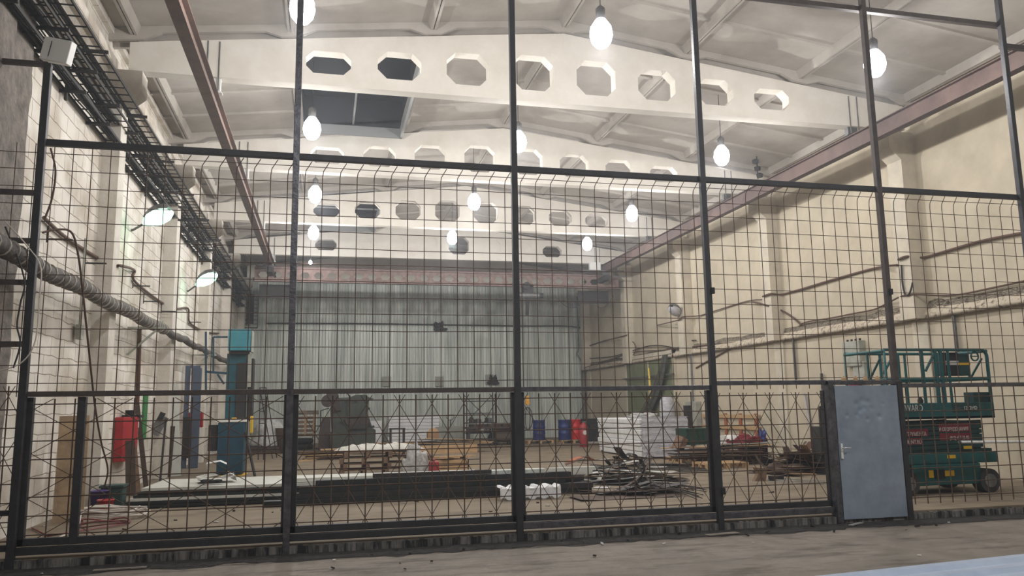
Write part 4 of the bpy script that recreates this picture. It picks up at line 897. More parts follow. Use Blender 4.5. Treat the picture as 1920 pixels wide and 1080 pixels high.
p = P(1095, 838); t = thing('gas_cylinder', 'faded red pressure cylinder with a pale emblem before the barrels', 'cylinder', p)
MB().lathe(p, [(0, 0), (.17, 0), (.18, .02), (.18, .8), (.15, .88), (.07, .93), (.05, .98), (0, .98)], 22).build('body', 'redcyl', t); MB().cyl((p.x, p.y-.186, FZ+.58), .09, .01, 16, 'y').build('emblem', 'letter', t)
p = P(1112, 832); q = onY(p.y, 1112, 788); t = thing('black_generator', 'black boxy generator behind the red pressure cylinder', 'generator', p)
MB().box(p.x-.1, p.x+.75, p.y+.6, p.y+1.4, FZ+.05, 1.2).build('case', 'black', t, bevel=.04); MB().box(p.x-.15, p.x+.8, p.y+.55, p.y+1.45, FZ, FZ+.07).build('skid', 'scrapl', t); MB().box(p.x-.25, p.x-.1, p.y+.6, p.y+.75, .75, 1.1).build('control_panel', 'steel', t); MB().box(p.x+.1, p.x+.6, p.y+.58, p.y+.6, .75, .95).build('vent', 'dsteel', t)
# ------------------------------------------------------------------ stacked sandwich panels and profiles
def profile(y0, w, x0, x1, z0, th, m, label, group, rz=0, ribs=0, name='wall_panel'):
    mb = MB().box(x0, x1, y0, y0+w, z0, z0+th)
    if ribs:
        for k in range(ribs): yy = y0+w*(k+.5)/ribs; mb.prism([(yy-.05, z0+th), (yy+.05, z0+th), (yy+.03, z0+th+.03), (yy-.03, z0+th+.03)], 0, x0, x1)
    cx, cy = (x0+x1)/2, y0+w/2
    mb.xform(Matrix.Translation((cx, cy, 0))@Matrix.Rotation(rz, 4, 'Z')@Matrix.Translation((-cx, -cy, 0)))
    return solo(name, mb, m, label, 'panel', group)
pa, pb = fl(228, 955), fl(536, 950)
z = FZ+.02
for k in range(6):
    profile(15.05+.03*k, 2.1-.05*k, -3.35+.06*k, 2.7+.15*k-.3*(k > 3), z, .045 if k < 5 else .05, ['paneld', 'panelw'][k in (2, 5)], ['bottom', 'second', 'third', 'fourth', 'fifth', 'top'][k]+' long flat panel of the low stack behind the gate', 'flat panel stack', rz=-.005*k); z += .052
profile(14.6, .12, .0, 1.5, FZ, .03, 'panelw', 'narrow white strip lying in front of the flat panel stack', 'loose strips')
LAB = 'dark %s profile lying lengthwise on the right part of the panel stack'
z = FZ+.01
for k in range(13):
    lvl = k//4; j = k % 4
    profile(14.55+.3*j+.06*lvl, .22, -.9+.25*j+.3*lvl+random.uniform(-.15, .15), 4.75+random.uniform(-.3, .35), FZ+.005+lvl*.1, .095, 'paneld' if k % 5 != 4 else 'dsteel', 'dark folded profile lying in front of the flat panels, %s layer, %s from the fence' % (['bottom', 'second', 'third', 'top'][lvl], ['first', 'second', 'third', 'fourth'][j]), 'dark folded profiles', rz=random.uniform(-.015, .03), name='folded_profile')
for k, (y, x0, x1, z, w, lb) in enumerate(((15.5, 2.8, 4.35, .46, .28, 'shiny silver channel on top, nearest the third fence post'), (15.1, 3.6, 5.2, .43, .1, 'thin white channel on the dark profiles'), (14.75, 4.2, 5.15, .53, .12, 'short white channel at the right end of the dark profiles'), (15.3, -.5, 1.9, .46, .3, 'pale long channel on the left of the dark profiles'), (14.8, .9, 3.1, .53, .1, 'dark shiny channel over the dark profiles'))):
    profile(y, w, x0, x1, z, .07, ['zinc', 'panelw', 'panelw', 'panelw', 'dsteel'][k], lb, 'loose channels', rz=.02, name='metal_channel')
# bent white off-cut sheets on the flat panels
p = onY(15.9, 402, 905)
def bentsheet(pr, w, m, loc, rz, label, name='bent_sheet', cat='sheet', group=None, th=.006, tilt=0):
    vs = []; fs = []; n = len(pr)
    for s_ in (-w/2, w/2):
        vs += [Vector((a, s_, b)) for a, b in pr]; vs += [Vector((a, s_, b+th)) for a, b in pr]
    N = 2*n
    for i in range(n-1):
        fs += [(i, i+1, N+i+1, N+i), (n+i, N+n+i, N+n+i+1, n+i+1), (i, n+i, n+i+1, i+1), (N+i, N+i+1, N+n+i+1, N+n+i)]
    fs += [(0, N, N+n, n), (n-1, 2*n-1, N+2*n-1, N+n-1)]
    mb = MB().add(vs, fs); mb.xform(Matrix.Translation(Vector(loc))@Matrix.Rotation(rz, 4, 'Z')@Matrix.Rotation(tilt, 4, 'Y'))
    return solo(name, mb, m, label, cat, group)
zt = FZ+.36
bentsheet([(-.26, 0), (-.3, .07), (-.16, .1), (0, .12), (.12, .04), (.3, .1), (.34, .0)], .55, 'white', (p.x, 16.0, zt), .3, 'crumpled white metal sheet lying on the flat panel stack, lower one')
bentsheet([(-.14, .1), (-.2, .3), (.04, .34), (.16, .28), (.18, .14), (.3, .08)], .45, 'white', (p.x+.03, 16.05, zt+.02), .1, 'folded white metal sheet on top of the crumpled one')
solo('dark_rag', blob((p.x+.0, 15.5, zt), .22, .08, .05, 9, .5), 'black', 'small dark rag in front of the crumpled white sheets', 'rag')
# pair of white corrugated off-cuts in front
def corr(loc, w, d, rz, label, wave=.09, m='whitefoam', tiltx=0, bend=0):
    pr = []; n = 40
    mb = MB(); vs = []; fs = []; rows = 10
    for j in range(rows+1):
        for i in range(n+1):
            u = i/n; s_ = j/rows; a = (u*5.2) % 1; zz = .045*(1 if .1 < a < .45 else (0 if a > .6 else .5))
            y = s_*d; z = zz
            if bend and s_ < .5: z = zz+bend*s_*2; y = .03*s_
            elif bend: z = zz+bend; y = (s_-.5)*2*d
            vs.append((u*w-w/2, y-(zz if bend and s_ < .5 else 0), z))
    for j in range(rows):
        for i in range(n): a = j*(n+1)+i; fs.append((a, a+1, a+n+2, a+n+1))
    k = len(vs); vs += [(v[0], v[1]+.004, v[2]-.006) for v in vs]; fs += [tuple(q+k for q in reversed(f)) for f in fs]
    mb.add(vs, fs); mb.xform(Matrix.Translation(Vector(loc))@Matrix.Rotation(rz, 4, 'Z'))
    return solo('corrugated_offcut', mb, m, label, 'sheet')
p = fl(995, 937); corr((p.x, p.y, FZ+.01), 1.12, .35, .03, 'folded white corrugated offcut before the dark profiles, right of the fence post', bend=.19)
p = fl(880, 932); 
# ------------------------------------------------------------------ scrap heaps
def scrap(px, py, sx, sy, hgt, n, cols, labels, group, lmin=.25, lmax=.9, seed=1, z0=0, wmin=.06, wmax=.26, tl=.2):
    rnd = random.Random(seed); c = fl(px, py)
    for k in range(n):
        u, v = rnd.gauss(0, .42), rnd.gauss(0, .42); u = max(-1, min(1, u)); v = max(-1, min(1, v))
        zz = FZ+z0+.01+hgt*max(0, 1-(u*u+v*v)**.5)*(k+1)/n
        L = rnd.uniform(lmin, lmax); w = rnd.uniform(wmin, wmax); nseg = 6; cur = rnd.uniform(-.4, .4)*(rnd.random() < .45); pr = []; a = 0; x = -L/2; z = 0
        for s_ in range(nseg+1):
            pr.append((x, max(-.02, z))); x += L/nseg*math.cos(a); z += L/nseg*math.sin(a); a += cur*rnd.uniform(.3, 1)
        mi = rnd.randrange(len(cols))
        bentsheet(pr, w, cols[mi], (c.x+u*sx, c.y+v*sy, zz), rnd.uniform(-.9, .9)+(PI if rnd.random() < .5 else 0), ('curled ' if abs(cur) > .12 else 'flat ')+('long ' if L > (lmin+lmax)/2 else 'short ')+labels[mi], 'sheet_offcut', 'scrap', group, tilt=rnd.uniform(-tl, tl*.6))
scrap(1150, 902, 1.7, 1.35, .55, 125, ['scrapd', 'scrapl', 'dsteel', 'scrapb', 'panelw', 'black'], ['dark grey bent sheet offcut in the heap right of the profiles', 'pale zinc sheet offcut in the heap right of the profiles', 'grimy steel sheet offcut in the heap right of the profiles', 'brown sheet offcut in the heap right of the profiles', 'white sheet offcut in the heap right of the profiles', 'black sheet offcut in the heap right of the profiles'], 'central scrap heap', seed=3, wmin=.08, wmax=.36, tl=.13)
scrap(1215, 925, .7, .45, .2, 34, ['scrapd', 'scrapd', 'scrapb'], ['thin dark strip fanned right of the central heap', 'thin dark strip fanned right of the central heap', 'thin brown strip fanned right of the central heap'], 'fanned strips', .6, 1.3, seed=5)
for k, (x, y, L, w, rz, m, lb) in enumerate(((1090, 888, .9, .22, .45, 'orange', 'bright orange-rust sheet strip on the central scrap heap'), (1045, 888, 1.0, .2, .4, 'rust', 'long rust-brown curved strip left of the scrap heap'), (1030, 893, .6, .35, .1, 'scrapb', 'rounded brown sheet left of the scrap heap'), (1095, 862, .5, .3, .2, 'scrapb', 'humped brown sheet at the back of the scrap heap'))):
    p = fl(x, y); bentsheet([(-L/2, 0), (-L/4, .06), (0, .1), (L/4, .07), (L/2, .0)] if k != 1 else [(-L/2, 0), (-L/4, .03), (0, .1), (L/4, .2), (L/2, .25)], w, m, (p.x, p.y, FZ+.3*(k == 0)), rz, lb)
p = fl(1183, 936); bentsheet([(-.95, .03), (-.5, .0), (0, .015), (.5, .0), (.95, .02)], .75, 'scrapb', (p.x, p.y+.35, FZ), .03, 'large flat brown sheet lying on the floor in front of the scrap heap')
for k in range(12):
    a = fl(1190+k*5, 915+k*1.2); b = fl(1315+random.uniform(-15, 15), 915+k*2.0); a.z += .12; b.z = FZ+.01
    solo('metal_rod', MB().tube([a, (a+b)/2+Vector((0, 0, .03)), b], .008, 5), 'scrapd', 'thin dark rod sticking out to the right of the scrap heap', 'rod', 'rods of the scrap heap')
# coil of sheet before the white stack
p = fl(1185, 875); mb = MB(); vs = []
pr = [(.17*math.cos(a)*(.7+a*.05), .19+.17*math.sin(a)*(.7+a*.05)) for a in [k*PI/8 for k in range(-4, 11)]]+[(.5, .05), (.8, .02), (1.3, .0)]
bentsheet(pr, .4, 'scrapd', (p.x, p.y, FZ+.03), -.05, 'curled dark sheet with a round loop before the big white stack')
for k in range(7): p = fl(1225+k*14, 872+k*2.2); plank((p.x, p.y, FZ+.002+.004*k), random.uniform(.8, 1.5), .15, .015, random.uniform(-.25, .25), 'scrapd', 'flat dark strip lying before the big white stack', name='flat_strip', cat='strip', group='flat strips before the white stack')
# ------------------------------------------------------------------ right side: pallet with boards, crate
p = fl(1325, 883)
rp = [(1290, 868, .15), (1345, 880, .05)]
for k, (x, y, r) in enumerate(rp):
    q = fl(x, y); dup(pal2, (q.x+.35, q.y+.5, FZ), r, ['left', 'right'][k]+' pallet under the long warped boards near the right wall', 'pallets under the warped boards')
q = fl(1325, 875)
for k in range(14):
    plank((q.x+.7+random.uniform(-.3, .3), q.y+.5+random.uniform(-.25, .25), FZ+.15+.025*k), random.uniform(2.2, 3.2), random.uniform(.2, .5), .018, -.12+random.uniform(-.12, .12), ['wood2', 'wood3', 'rust', 'wood3'][k % 4] if k < 13 else 'wood', ['grey-brown', 'dark', 'rust-brown', 'dark'][k % 4]+' long warped board stacked on the pallets under the green crate' if k < 13 else 'topmost pale long warped board stacked under the green crate', tilt=random.uniform(-.03, .03), name='warped_board', cat='board', group='warped boards under the green crate')
z0 = FZ+.52; yy = q.y+1.1; a, b = onY(yy, 1286, 800), onY(yy, 1350, 800); zt = onY(yy, 1310, 803).z
t = thing('green_crate', 'dark green metal crate standing on the warped boards', 'crate', ((a.x+b.x)/2, yy, z0))
MB().box(a.x, b.x, yy, yy+.7, z0, zt).build('body', 'greenc', t, bevel=.01)
for k in range(7): x = a.x+(b.x-a.x)*(k+.5)/7; MB().box(x-.015, x+.015, yy-.02, yy, z0, zt).build('rib', 'greenc', t)
MB().box(a.x-.02, b.x+.02, yy-.03, yy, zt-.04, zt).build('rim', 'greenc', t)
solo('timber_offcut', MB().obox((a.x-.2, yy+.0, FZ+.58), (.2, .3, .36), (.2, .4, .3)), 'wood2', 'grey-brown timber block tilted at the left of the green crate', 'timber')
# table with red things
TY = 20.0; a, b = onY(TY, 1352, 832), onY(TY, 1460, 833); zt = a.z
t = thing('steel_table', 'thin-topped steel table covered with scrap right of the fourth post', 'table', ((a.x+b.x)/2, TY, FZ))
MB().box(a.x, b.x, TY, TY+.8, zt-.03, zt).build('top', 'scrapl', t)
for x in (a.x+.1, b.x-.45, b.x-.35):
    for y in (TY+.05, TY+.7): MB().bar((x, y, FZ), (x, y, zt-.03), .04).build('leg', 'dsteel', t)
MB().box(a.x, b.x-.3, TY+.05, TY+.7, .55, .6).build('lower_shelf', 'dsteel', t)
x = onY(TY, 1405, 825).x; solo('red_sheet', blob((x, TY+.3, zt), .45, .25, .14, 4, .6), 'maroon', 'crumpled dark red sheet lying on the steel table', 'sheet')
x = onY(TY+.6, 1422, 840).x; solo('dark_red_case', MB().obox((x, TY+.9, .6), (.8, .3, .38), (0, .05, 0)).box(x-.4, x+.4, TY+.8, TY+1.0, FZ, .45), 'maroon', 'dark red case standing behind the steel table', 'case', bevel=.02)
x = onY(TY+.5, 1368, 835).x; solo('white_pail', MB().lathe((x, TY+.35, .6), [(0, 0), (.16, 0), (.19, .3), (0, .3)], 18), 'white', 'white pail on the lower shelf of the steel table', 'pail')
x = onY(TY+.5, 1360, 822).x; solo('white_carton', MB().box(x-.25, x+.2, TY+.3, TY+.6, zt, zt+.2), 'white', 'white carton at the left end of the steel table top', 'carton')
x = onY(TY, 1445, 845).x; solo('blue_cloth', blob((x+.05, TY+.5, .62), .12, .15, .28, 6, .5), 'blue', 'bright blue cloth hanging at the right end of the steel table', 'cloth')
for k in range(8): plank((x-1.3+random.uniform(-.2, .2), TY+.1+random.uniform(-.2, .2), FZ+.02*k), random.uniform(1.2, 2), .14, .02, random.uniform(-.15, .15), ['wood3', 'wood2'][k % 2], 'dark board pushed under the steel table', group='boards under the steel table')
p = fl(1428, 902); solo('metal_offcut', MB().prism([(p.x-.16, FZ), (p.x+.1, FZ), (p.x+.16, FZ+.26), (p.x-.12, FZ+.28), (p.x-.06, FZ+.15)], 1, p.y, p.y+.12), 'wood2', 'small tan offcut standing on the floor before the steel table', 'offcut')
solo('metal_offcut', MB().obox((p.x+.35, p.y+.0, FZ+.05), (.3, .15, .1), (0, 0, .2)), 'dsteel', 'dark block on the floor right of the tan offcut', 'block')
scrap(1500, 885, 1.1, .7, .62, 95, ['scrapd', 'scrapb', 'dsteel', 'rust', 'cardboard'], ['dark sheet piece in the heap left of the metal door', 'brown sheet piece in the heap left of the metal door', 'dark sheet piece in the heap left of the metal door', 'rusty sheet piece in the heap left of the metal door', 'cardboard piece in the heap left of the metal door'], 'right scrap heap', .4, 1.0, seed=11, wmin=.12, wmax=.45, tl=.26)
solo('scrap_mound', blob((fl(1505, 890).x, fl(1505, 890).y+.6, FZ), .8, .4, .14, 12, .6), 'scrapb', 'compact rusty mound in the middle of the tall scrap heap', 'scrap')
for k in range(3): a, b = fl(1440, 897+k*4), fl(1545, 903+k*3); a.z = b.z = FZ+.02; solo('metal_bar', MB().bar(a, b, .03, .02), 'scrapl', 'pale bar lying on the floor before the tall scrap heap', 'bar', 'pale bars on the floor')
for i, (x0, y0, x1, y1) in enumerate(((1432, 770, 1420, 832), (1416, 778, 1396, 838), (1395, 800, 1380, 850))):
    a, b = onX(13.8, x0, y0), onY(TY+1.3, x1, y1); solo('leaning_rod', MB().tube([(a.x, a.y, a.z), (b.x+1.2, b.y, FZ+.02)], .015, 5), 'dsteel', 'thin dark rod leaning on the right wall behind the steel table', 'rod', 'rods leaning behind the table')
# rusty timber lattice on wall, mirror glass, dark cabinet
a = onX(13.9, 1350, 775); b = onX(13.9, 1410, 845)
t = thing('stained_boards', 'rust-stained pale boards standing against the right wall behind the table', 'boards', (13.9, (a.y+b.y)/2, FZ))
y0, y1 = min(a.y, b.y), max(a.y, b.y)
for k in range(3): MB().box(13.88, 13.93, y0-.6, y1+1.4, b.z+.3+(a.z-b.z)*k/3.2, b.z+.42+(a.z-b.z)*k/3.2).build('cross_board', 'wood', t)
for k in range(4): y = y0-.4+k*(y1-y0+1.4)/3.4; MB().box(13.9, 13.95, y, y+.15, FZ, a.z).build('upright_board', 'orange', t)
lw = onX(13.7, 1520, 790); lean(1535, 868, .9, 1.9, (-.12, .05), 'film', 'grey translucent pane leaning on the right wall by the scrap heap', 'pane', 'glass_pane', yaw=.9)
p = fl(1552, 880); yb_ = 16.5; a, b = onY(yb_, 1537, 800), onY(yb_, 1575, 850)
t = thing('dark_cabinet', 'dark grey steel cabinet half hidden behind the left door jamb', 'cabinet', ((a.x+b.x)/2, yb_, FZ))
MB().box(a.x, b.x+.3, yb_, yb_+.4, .55, a.z).build('body', 'dsteel', t, bevel=.01); MB().box(a.x+.02, b.x, yb_+.1, yb_+.35, FZ, .55).build('plinth', 'dsteel', t)
MB().bar((a.x+.1, yb_+.1, a.z), (a.x+.1, yb_+.1, a.z+.45), .05).bar((a.x+.1, yb_+.1, a.z+.45), (b.x, yb_+.1, a.z+.45), .05).build('top_frame', 'dsteel', t)
# ------------------------------------------------------------------ right wall: door, curtain, boxes, cables
a, b = onX(13.9, 1175, 672), onX(13.9, 1262, 665); y0, y1 = b.y, a.y
d1 = struct('door_1', MB().box(13.88, 13.93, y0, y1, FZ, 3.85), 'doorg')
struct('door_frame', MB().box(13.84, 13.95, y0-.15, y0, FZ, 4.0).box(13.84, 13.95, y1, y1+.15, FZ, 4.0).box(13.84, 13.95, y0-.15, y1+.15, 3.85, 4.0).box(13.86, 13.9, (y0+y1)/2-.03, (y0+y1)/2+.03, FZ, 3.85), 'pilr', d1)
MB().bar((13.75, y0-.3, 3.0), (13.75, y1+.2, 3.0), .06).build('crossbar', 'steel', d1)
mb = MB(); vs = []; fs = []; n, mrows = 40, 20
for j in range(mrows+1):
    s_ = j/mrows; ya = y0+.1+2.3*s_**1.5; wdt = .25+1.3*math.sin(PI*min(1, s_*1.0)*.55)
    for i in range(n+1):
        u = i/n; vs.append((13.62+.07*math.sin(u*26+s_*3)+.05*math.sin(u*9), ya+wdt*u*.9, 3.8-2.7*s_-.45*u*s_))
for j in range(mrows):
    for i in range(n): k = j*(n+1)+i; fs.append((k, k+1, k+n+2, k+n+1))
k = len(vs); vs += [(v[0]+.01, v[1], v[2]) for v in vs]; fs += [tuple(q+k for q in reversed(f)) for f in fs]
solo('tarpaulin', mb.add(vs, fs, True), 'cloth', 'gathered grey tarpaulin hanging across the right side of the green door', 'tarpaulin')
a, b = onX(13.6, 1216, 690), onX(13.6, 1221, 748); solo('yellow_pole', MB().tube([a, b], .04, 8), 'yellowp', 'short yellow pole in front of the green door', 'pole')
a = onX(13.5, 1255, 760); solo('foil_roll', MB().lathe((13.4, a.y, FZ), [(0, 0), (.3, 0), (.31, 1.3), (.28, 1.8), (.2, 1.95), (0, 2.0)], 20), 'film', 'upright roll of silvery film behind the big white stack', 'roll')
a = onX(13.7, 1295, 775); t = thing('electric_cabinet', 'grey electrical box with a round fan guard on the right wall', 'electrical box', (13.8, a.y, a.z))
MB().box(13.7, 13.95, a.y-.4, a.y+.45, a.z-.5, a.z+.45).build('body', 'box', t, bevel=.02); MB().box(13.5, 13.7, a.y-.05, a.y+.2, a.z-.55, a.z+.3).build('switch', 'dsteel', t); MB().tube([(13.9, a.y+.1, a.z+.45), (13.9, a.y+.1, 3.8)], .06, 8).build('conduit', 'steel', t)
for k in range(4): MB().tube([(13.75, a.y-.2+.12*k, a.z-.5), (13.7, a.y-.1+.12*k, a.z-.9), (13.8, a.y+.1*k, a.z-1.2), (13.85, a.y+.1+.1*k, FZ)], .018, 6).build('cable_tail', 'cable', t)
a = onX(13.75, 1594, 665); b = onX(13.75, 1594, 640); t = thing('wall_breaker', 'pale green electrical box on the right wall above the lift rail', 'electrical box', a)
MB().box(13.75, 13.97, a.y-.38, a.y+.32, a.z-.32, b.z).build('upper_box', 'box', t, bevel=.02); MB().box(13.8, 13.97, a.y-.45, a.y+.02, a.z-.75, a.z-.2).build('lower_box', 'box', t, bevel=.02)
for k in range(4): MB().cyl((13.86, a.y-.3+.17*k, b.z), .03, .06, 8).build('gland', 'dsteel', t)
MB().box(13.85, 13.97, a.y-.1, a.y+.3, a.z-1.3, a.z-.75).build('red_plate', 'maroon', t)
def rw(x, y):
    p = onX(13.56, x, y)
    return p if any(b-.12 < p.y < b+.5 for b in BY) and p.z > 3.7 else onX(13.93, x, y)
RC = [([(1100, 650), (1130, 640), (1170, 630), (1176, 627)], 'cable along the right wall next to the far corner'), ([(1232, 610), (1272, 600), (1280, 594), (1310, 592), (1340, 583), (1400, 565), (1428, 562)], 'cable stepping round the column behind the fourth fence post'),
      ([(1430, 556), (1445, 551), (1465, 552), (1500, 543), (1560, 525), (1640, 503), (1682, 497)], 'long straight cable on the right wall left of the fifth post'), ([(1684, 487), (1700, 481), (1730, 483), (1770, 472), (1840, 452), (1920, 436)], 'long straight cable on the right wall right of the fifth post'),
      ([(1412, 566), (1435, 572), (1465, 582), (1490, 598), (1502, 610)], 'curved thick conduit arching down to the ledge'), ([(1500, 608), (1520, 602), (1560, 596), (1600, 588), (1640, 580), (1665, 568), (1700, 553), (1760, 554), (1800, 552), (1860, 540), (1920, 527)], 'sagging cable above the dusty ledge'),
      ([(1095, 690), (1150, 672), (1190, 660), (1260, 655), (1340, 645), (1420, 640), (1500, 625), (1600, 607), (1680, 594)], 'cable bundle under the ledge beside the green door'),
      ([(1100, 672), (1150, 668), (1220, 648), (1270, 652), (1290, 640), (1305, 638)], 'thin cable drooping above the green door'), ([(1305, 690), (1340, 670), (1380, 650), (1430, 640), (1480, 633)], 'thick cable dropping from the ledge to the electrical box'),
      ([(1690, 497), (1692, 530), (1697, 552), (1704, 552), (1710, 535), (1712, 512)], 'loop of thin cable hanging beside the fifth fence post'), ([(1180, 640), (1175, 650), (1178, 665), (1185, 668), (1192, 655), (1188, 642), (1180, 640)], 'small round coil of wire on the right wall far corner')]
for pts, lb in RC: cable('wall_cable', [rw(*p) for p in pts], .03 if 'thick' in lb or 'long' in lb else .022, 'cable' if 'thin' in lb else 'cableb', lb)
for i, (px, y0_, y1_, m, lb) in enumerate(((1490, 637, 712, 'steel', 'thin vertical conduit below the ledge between fourth and fifth post'), (1791, 588, 700, 'steel', 'perforated vertical channel on the wall behind the lift'), (1098, 690, 800, 'steel', 'perforated vertical channel in the far right corner'), (1543, 700, 800, 'steel', 'vertical conduit behind the tall scrap heap'))):
    a, b = rw(px, y0_), rw(px, y1_); solo('wall_conduit', MB().bar((13.88, a.y, a.z), (13.88, a.y, b.z), .06), m, lb, 'conduit')
a = onX(13.9, 1100, 560); solo('corner_pipe', MB().tube([(13.6, 41.3, 8.2), (13.6, 41.3, 4.9), (13.5, 41.3, 4.6), (13.75, 41.3, 4.2), (13.75, 41.3, FZ)], .05, 8), 'steel', 'vertical grey pipe down the far right corner', 'pipe')
cable('partition_cable', [onY(41.6, 500, 606), onY(41.6, 700, 607), onY(41.6, 960, 611), onY(41.6, 1085, 614), onY(41.6, 1092, 640), onY(41.6, 1096, 665)], .035, 'cable', 'dark cable line crossing the zinc partition at mid height')
for i, (px, py) in enumerate(((824, 614), (922, 714))):
    a = onY(41.65, px, py); solo('wire_tangle', blob((a.x, 41.6, a.z-.2), .25, .08, .3, 20+i, .9), 'cable', ['dark wire tangle at the middle of the partition cable', 'dark fitting low on the partition behind the rack'][i], 'wire tangle')
for i, (px, py) in enumerate(((725, 714), (824, 714), (918, 710))):
    a = onY(41.66, px, py); solo('partition_plate', MB().box(a.x-.22, a.x+.22, 41.6, 41.66, a.z-.28, a.z+.22), 'box', ['pale square plate on the partition above the far white packs, left one', 'pale square plate on the partition above the right end of the far white packs', 'grey square plate on the partition behind the storage rack'][i], 'plate')
# loudspeaker/horns near the right rail
a = onY(21.0, 1420, 318); t = thing('floodlight_cluster', 'small dark round fittings hanging beside the right crane rail', 'fitting', a)
for k in range(3): MB().lathe((a.x-.05+.06*k, 21, a.z+.25-.22*k), [(0, -.08), (.09, -.05), (.1, .05), (0, .1)], 12).build('fitting', 'dsteel', t)
MB().bar((a.x, 21, a.z-.3), (a.x, 21, a.z+.45), .03).build('bar', 'dsteel', t)
# ------------------------------------------------------------------ scissor lift
LY = 12.1; LB = 13.2
t = thing('scissor_lift', 'green scissor lift with guard rails parked behind the mesh right of the metal door', 'scissor lift', (10.3, (LY+LB)/2, FZ))
def lx(px, py=790): return onY(LY, px, py).x
def lz(py, px=1780): return onY(LY, px, py).z
xa, xb = lx(1688, 880), lx(1878, 880)
zc0, zc1 = FZ+.14, lz(850)
MB().box(xa, xb, LY+.05, LB-.05, lz(870), zc1).box(xa+.3, xb-.42, LY+.02, LB-.02, zc0+.02, lz(870)).build('chassis', 'lift', t, bevel=.02)
MB().box(xa+.1, xb-.05, LY+.12, LB-.12, zc1, zc1+.06).build('base_deck', 'liftd', t)
for x in (xa+.15, xb-.28):
    for y, sd in ((LY-.02, -1), (LB-.2, 1)):
        w_ = MB().cyl((x, y, FZ+.21), .21, .22, 28, 'y').build('wheel', 'tyre', t); MB().cyl((x, y-.012 if sd < 0 else y+.21, FZ+.21), .12, .025, 20, 'y').build('hub', 'hub', w_)
MB().box(lx(1753, 880), lx(1771, 880), LY+.0, LY+.03, lz(897), lz(880)).build('control_hatch', 'black', t)
for px0, px1, py0, py1 in ((1743, 1750, 882, 896), (1772, 1789, 882, 893), (1780, 1795, 853, 860), (1811, 1825, 836, 842)):
    a, b = onY(LY, px0, py1), onY(LY, px1, py0); y = LY+.0 if py0 > 870 else LY+.04
    MB().box(a.x, b.x, y, y+.014, a.z, b.z).build('warning_sticker', 'yellow', t)
# folded scissor arms
za, zb_ = zc1+.06, lz(790); n = 6
for k in range(n):
    z0, z1 = za+(zb_-za)*k/n+.03, za+(zb_-za)*(k+1)/n-.02
    for y in (LY+.12, LB-.16):
        MB().bar((xa+.15, y, z0), (xb-.25, y, z1), .05, .07).build('scissor_arm', 'liftd', t); MB().bar((xa+.15, y+.055, z1), (xb-.25, y+.055, z0), .05, .07).build('scissor_arm', 'liftd', t)
MB().box(xa+.3, xb-.4, LY+.24, LB-.24, za, zb_-.03).build('cylinder_block', 'black', t)
for x in (xa+.15, (xa+xb)/2, xb-.3): MB().box(x-.02, x+.02, LY+.16, LB-.12, za+.03, zb_).build('pivot_tube', 'black', t)
# platform
pa_, pb_ = lx(1655, 770), lx(1863, 775)
zd0, zd1 = lz(785), lz(755)
MB().box(pa_, pb_, LY-.03, LB+.03, zd0, zd0+.05).box(pa_, pb_, LY-.03, LY-.0, zd0, zd1).box(pa_, pb_, LB, LB+.03, zd0, zd1).box(pb_-.03, pb_, LY-.03, LB+.03, zd0, zd1).box(pa_, pa_+.03, LY-.03, LB+.03, zd0, zd1).build('platform', 'lift', t, bevel=.01)
zr = lz(656, 1780); zm_ = lz(711, 1780)
def rail(pts, y, r=.024, name='guard_rail', m='lift'):
    P_ = [Vector((p[0], y, p[1])) for p in pts]; return MB().tube(P_, r, 8).build(name, m, t)
def arch(x0, x1, y, z0=None, zt=None, c=.12):
    z0 = z0 if z0 is not None else zd1; zt = zt or zr
    pts = [(x0, z0), (x0, zt-c)]+[(x0+c-c*math.cos(a), zt-c+c*math.sin(a)) for a in (PI/8, PI/4, 3*PI/8)]+[(x0+c, zt), (x1-c, zt)]+[(x1-c+c*math.sin(a), zt-c+c*math.cos(a)) for a in (PI/8, PI/4, 3*PI/8)]+[(x1, zt-c), (x1, z0)]
    return rail(pts, y)
pl = onY(LY, 1660, 690).x; pr_ = pb_-.02
def side_rail(y):
    c = .12
    rail([(pl, zd1), (pl, zr), (pr_-c, zr)]+[(pr_-c+c*math.sin(q), zr-c+c*math.cos(q)) for q in (PI/8, PI/4, 3*PI/8)]+[(pr_, zr-c), (pr_, zd1)], y, .03)
    rail([(pl, zm_), (pr_, zm_)], y, .028, 'middle_rail')
    for px, r in ((1731, .028), (1756, .036), (1766, .036), (1780, .024)):
        x = onY(LY, px, 700).x; rail([(x, zd1), (x, zr)], y, r, 'guard_post')
    rail([(onY(LY, 1735, 692).x, zm_+.15), (onY(LY, 1754, 660).x, zr-.02)], y, .024, 'diagonal_brace')
for y in (LY, LB): side_rail(y)
for x in (pl, pr_):
    mb = MB().tube([(x, LY, zm_), (x, LB, zm_)], .024, 8).tube([(x, LY, zr-.02), (x, LB, zr-.02)], .03, 8).tube([(x, LY+.45, zm_), (x, LY+.45, zr)], .022, 8).tube([(x, LY+.45, zm_), (x, LY+.12, zr-.15)], .02, 8)
    mb.build('end_rail', 'lift', t)
a, b = onY(LY, 1778, 704), onY(LY, 1802, 660); cb_ = MB().box(a.x, b.x, LY+.08, LY+.3, a.z, b.z).build('manual_case', 'black', t, bevel=.01)
MB().box(a.x+.02, b.x-.02, LY+.065, LY+.08, lz(684), lz(676)).build('case_label', 'letter', cb_)
a, b = onY(LY, 1804, 704), onY(LY, 1823, 662); cb_ = MB().box(a.x, b.x, LY+.08, LY+.3, a.z, b.z).build('control_box', 'liftd', t, bevel=.02)
MB().box(a.x+.02, b.x-.0, LY+.065, LY+.08, lz(684), lz(679)).build('case_label', 'yellow', cb_)
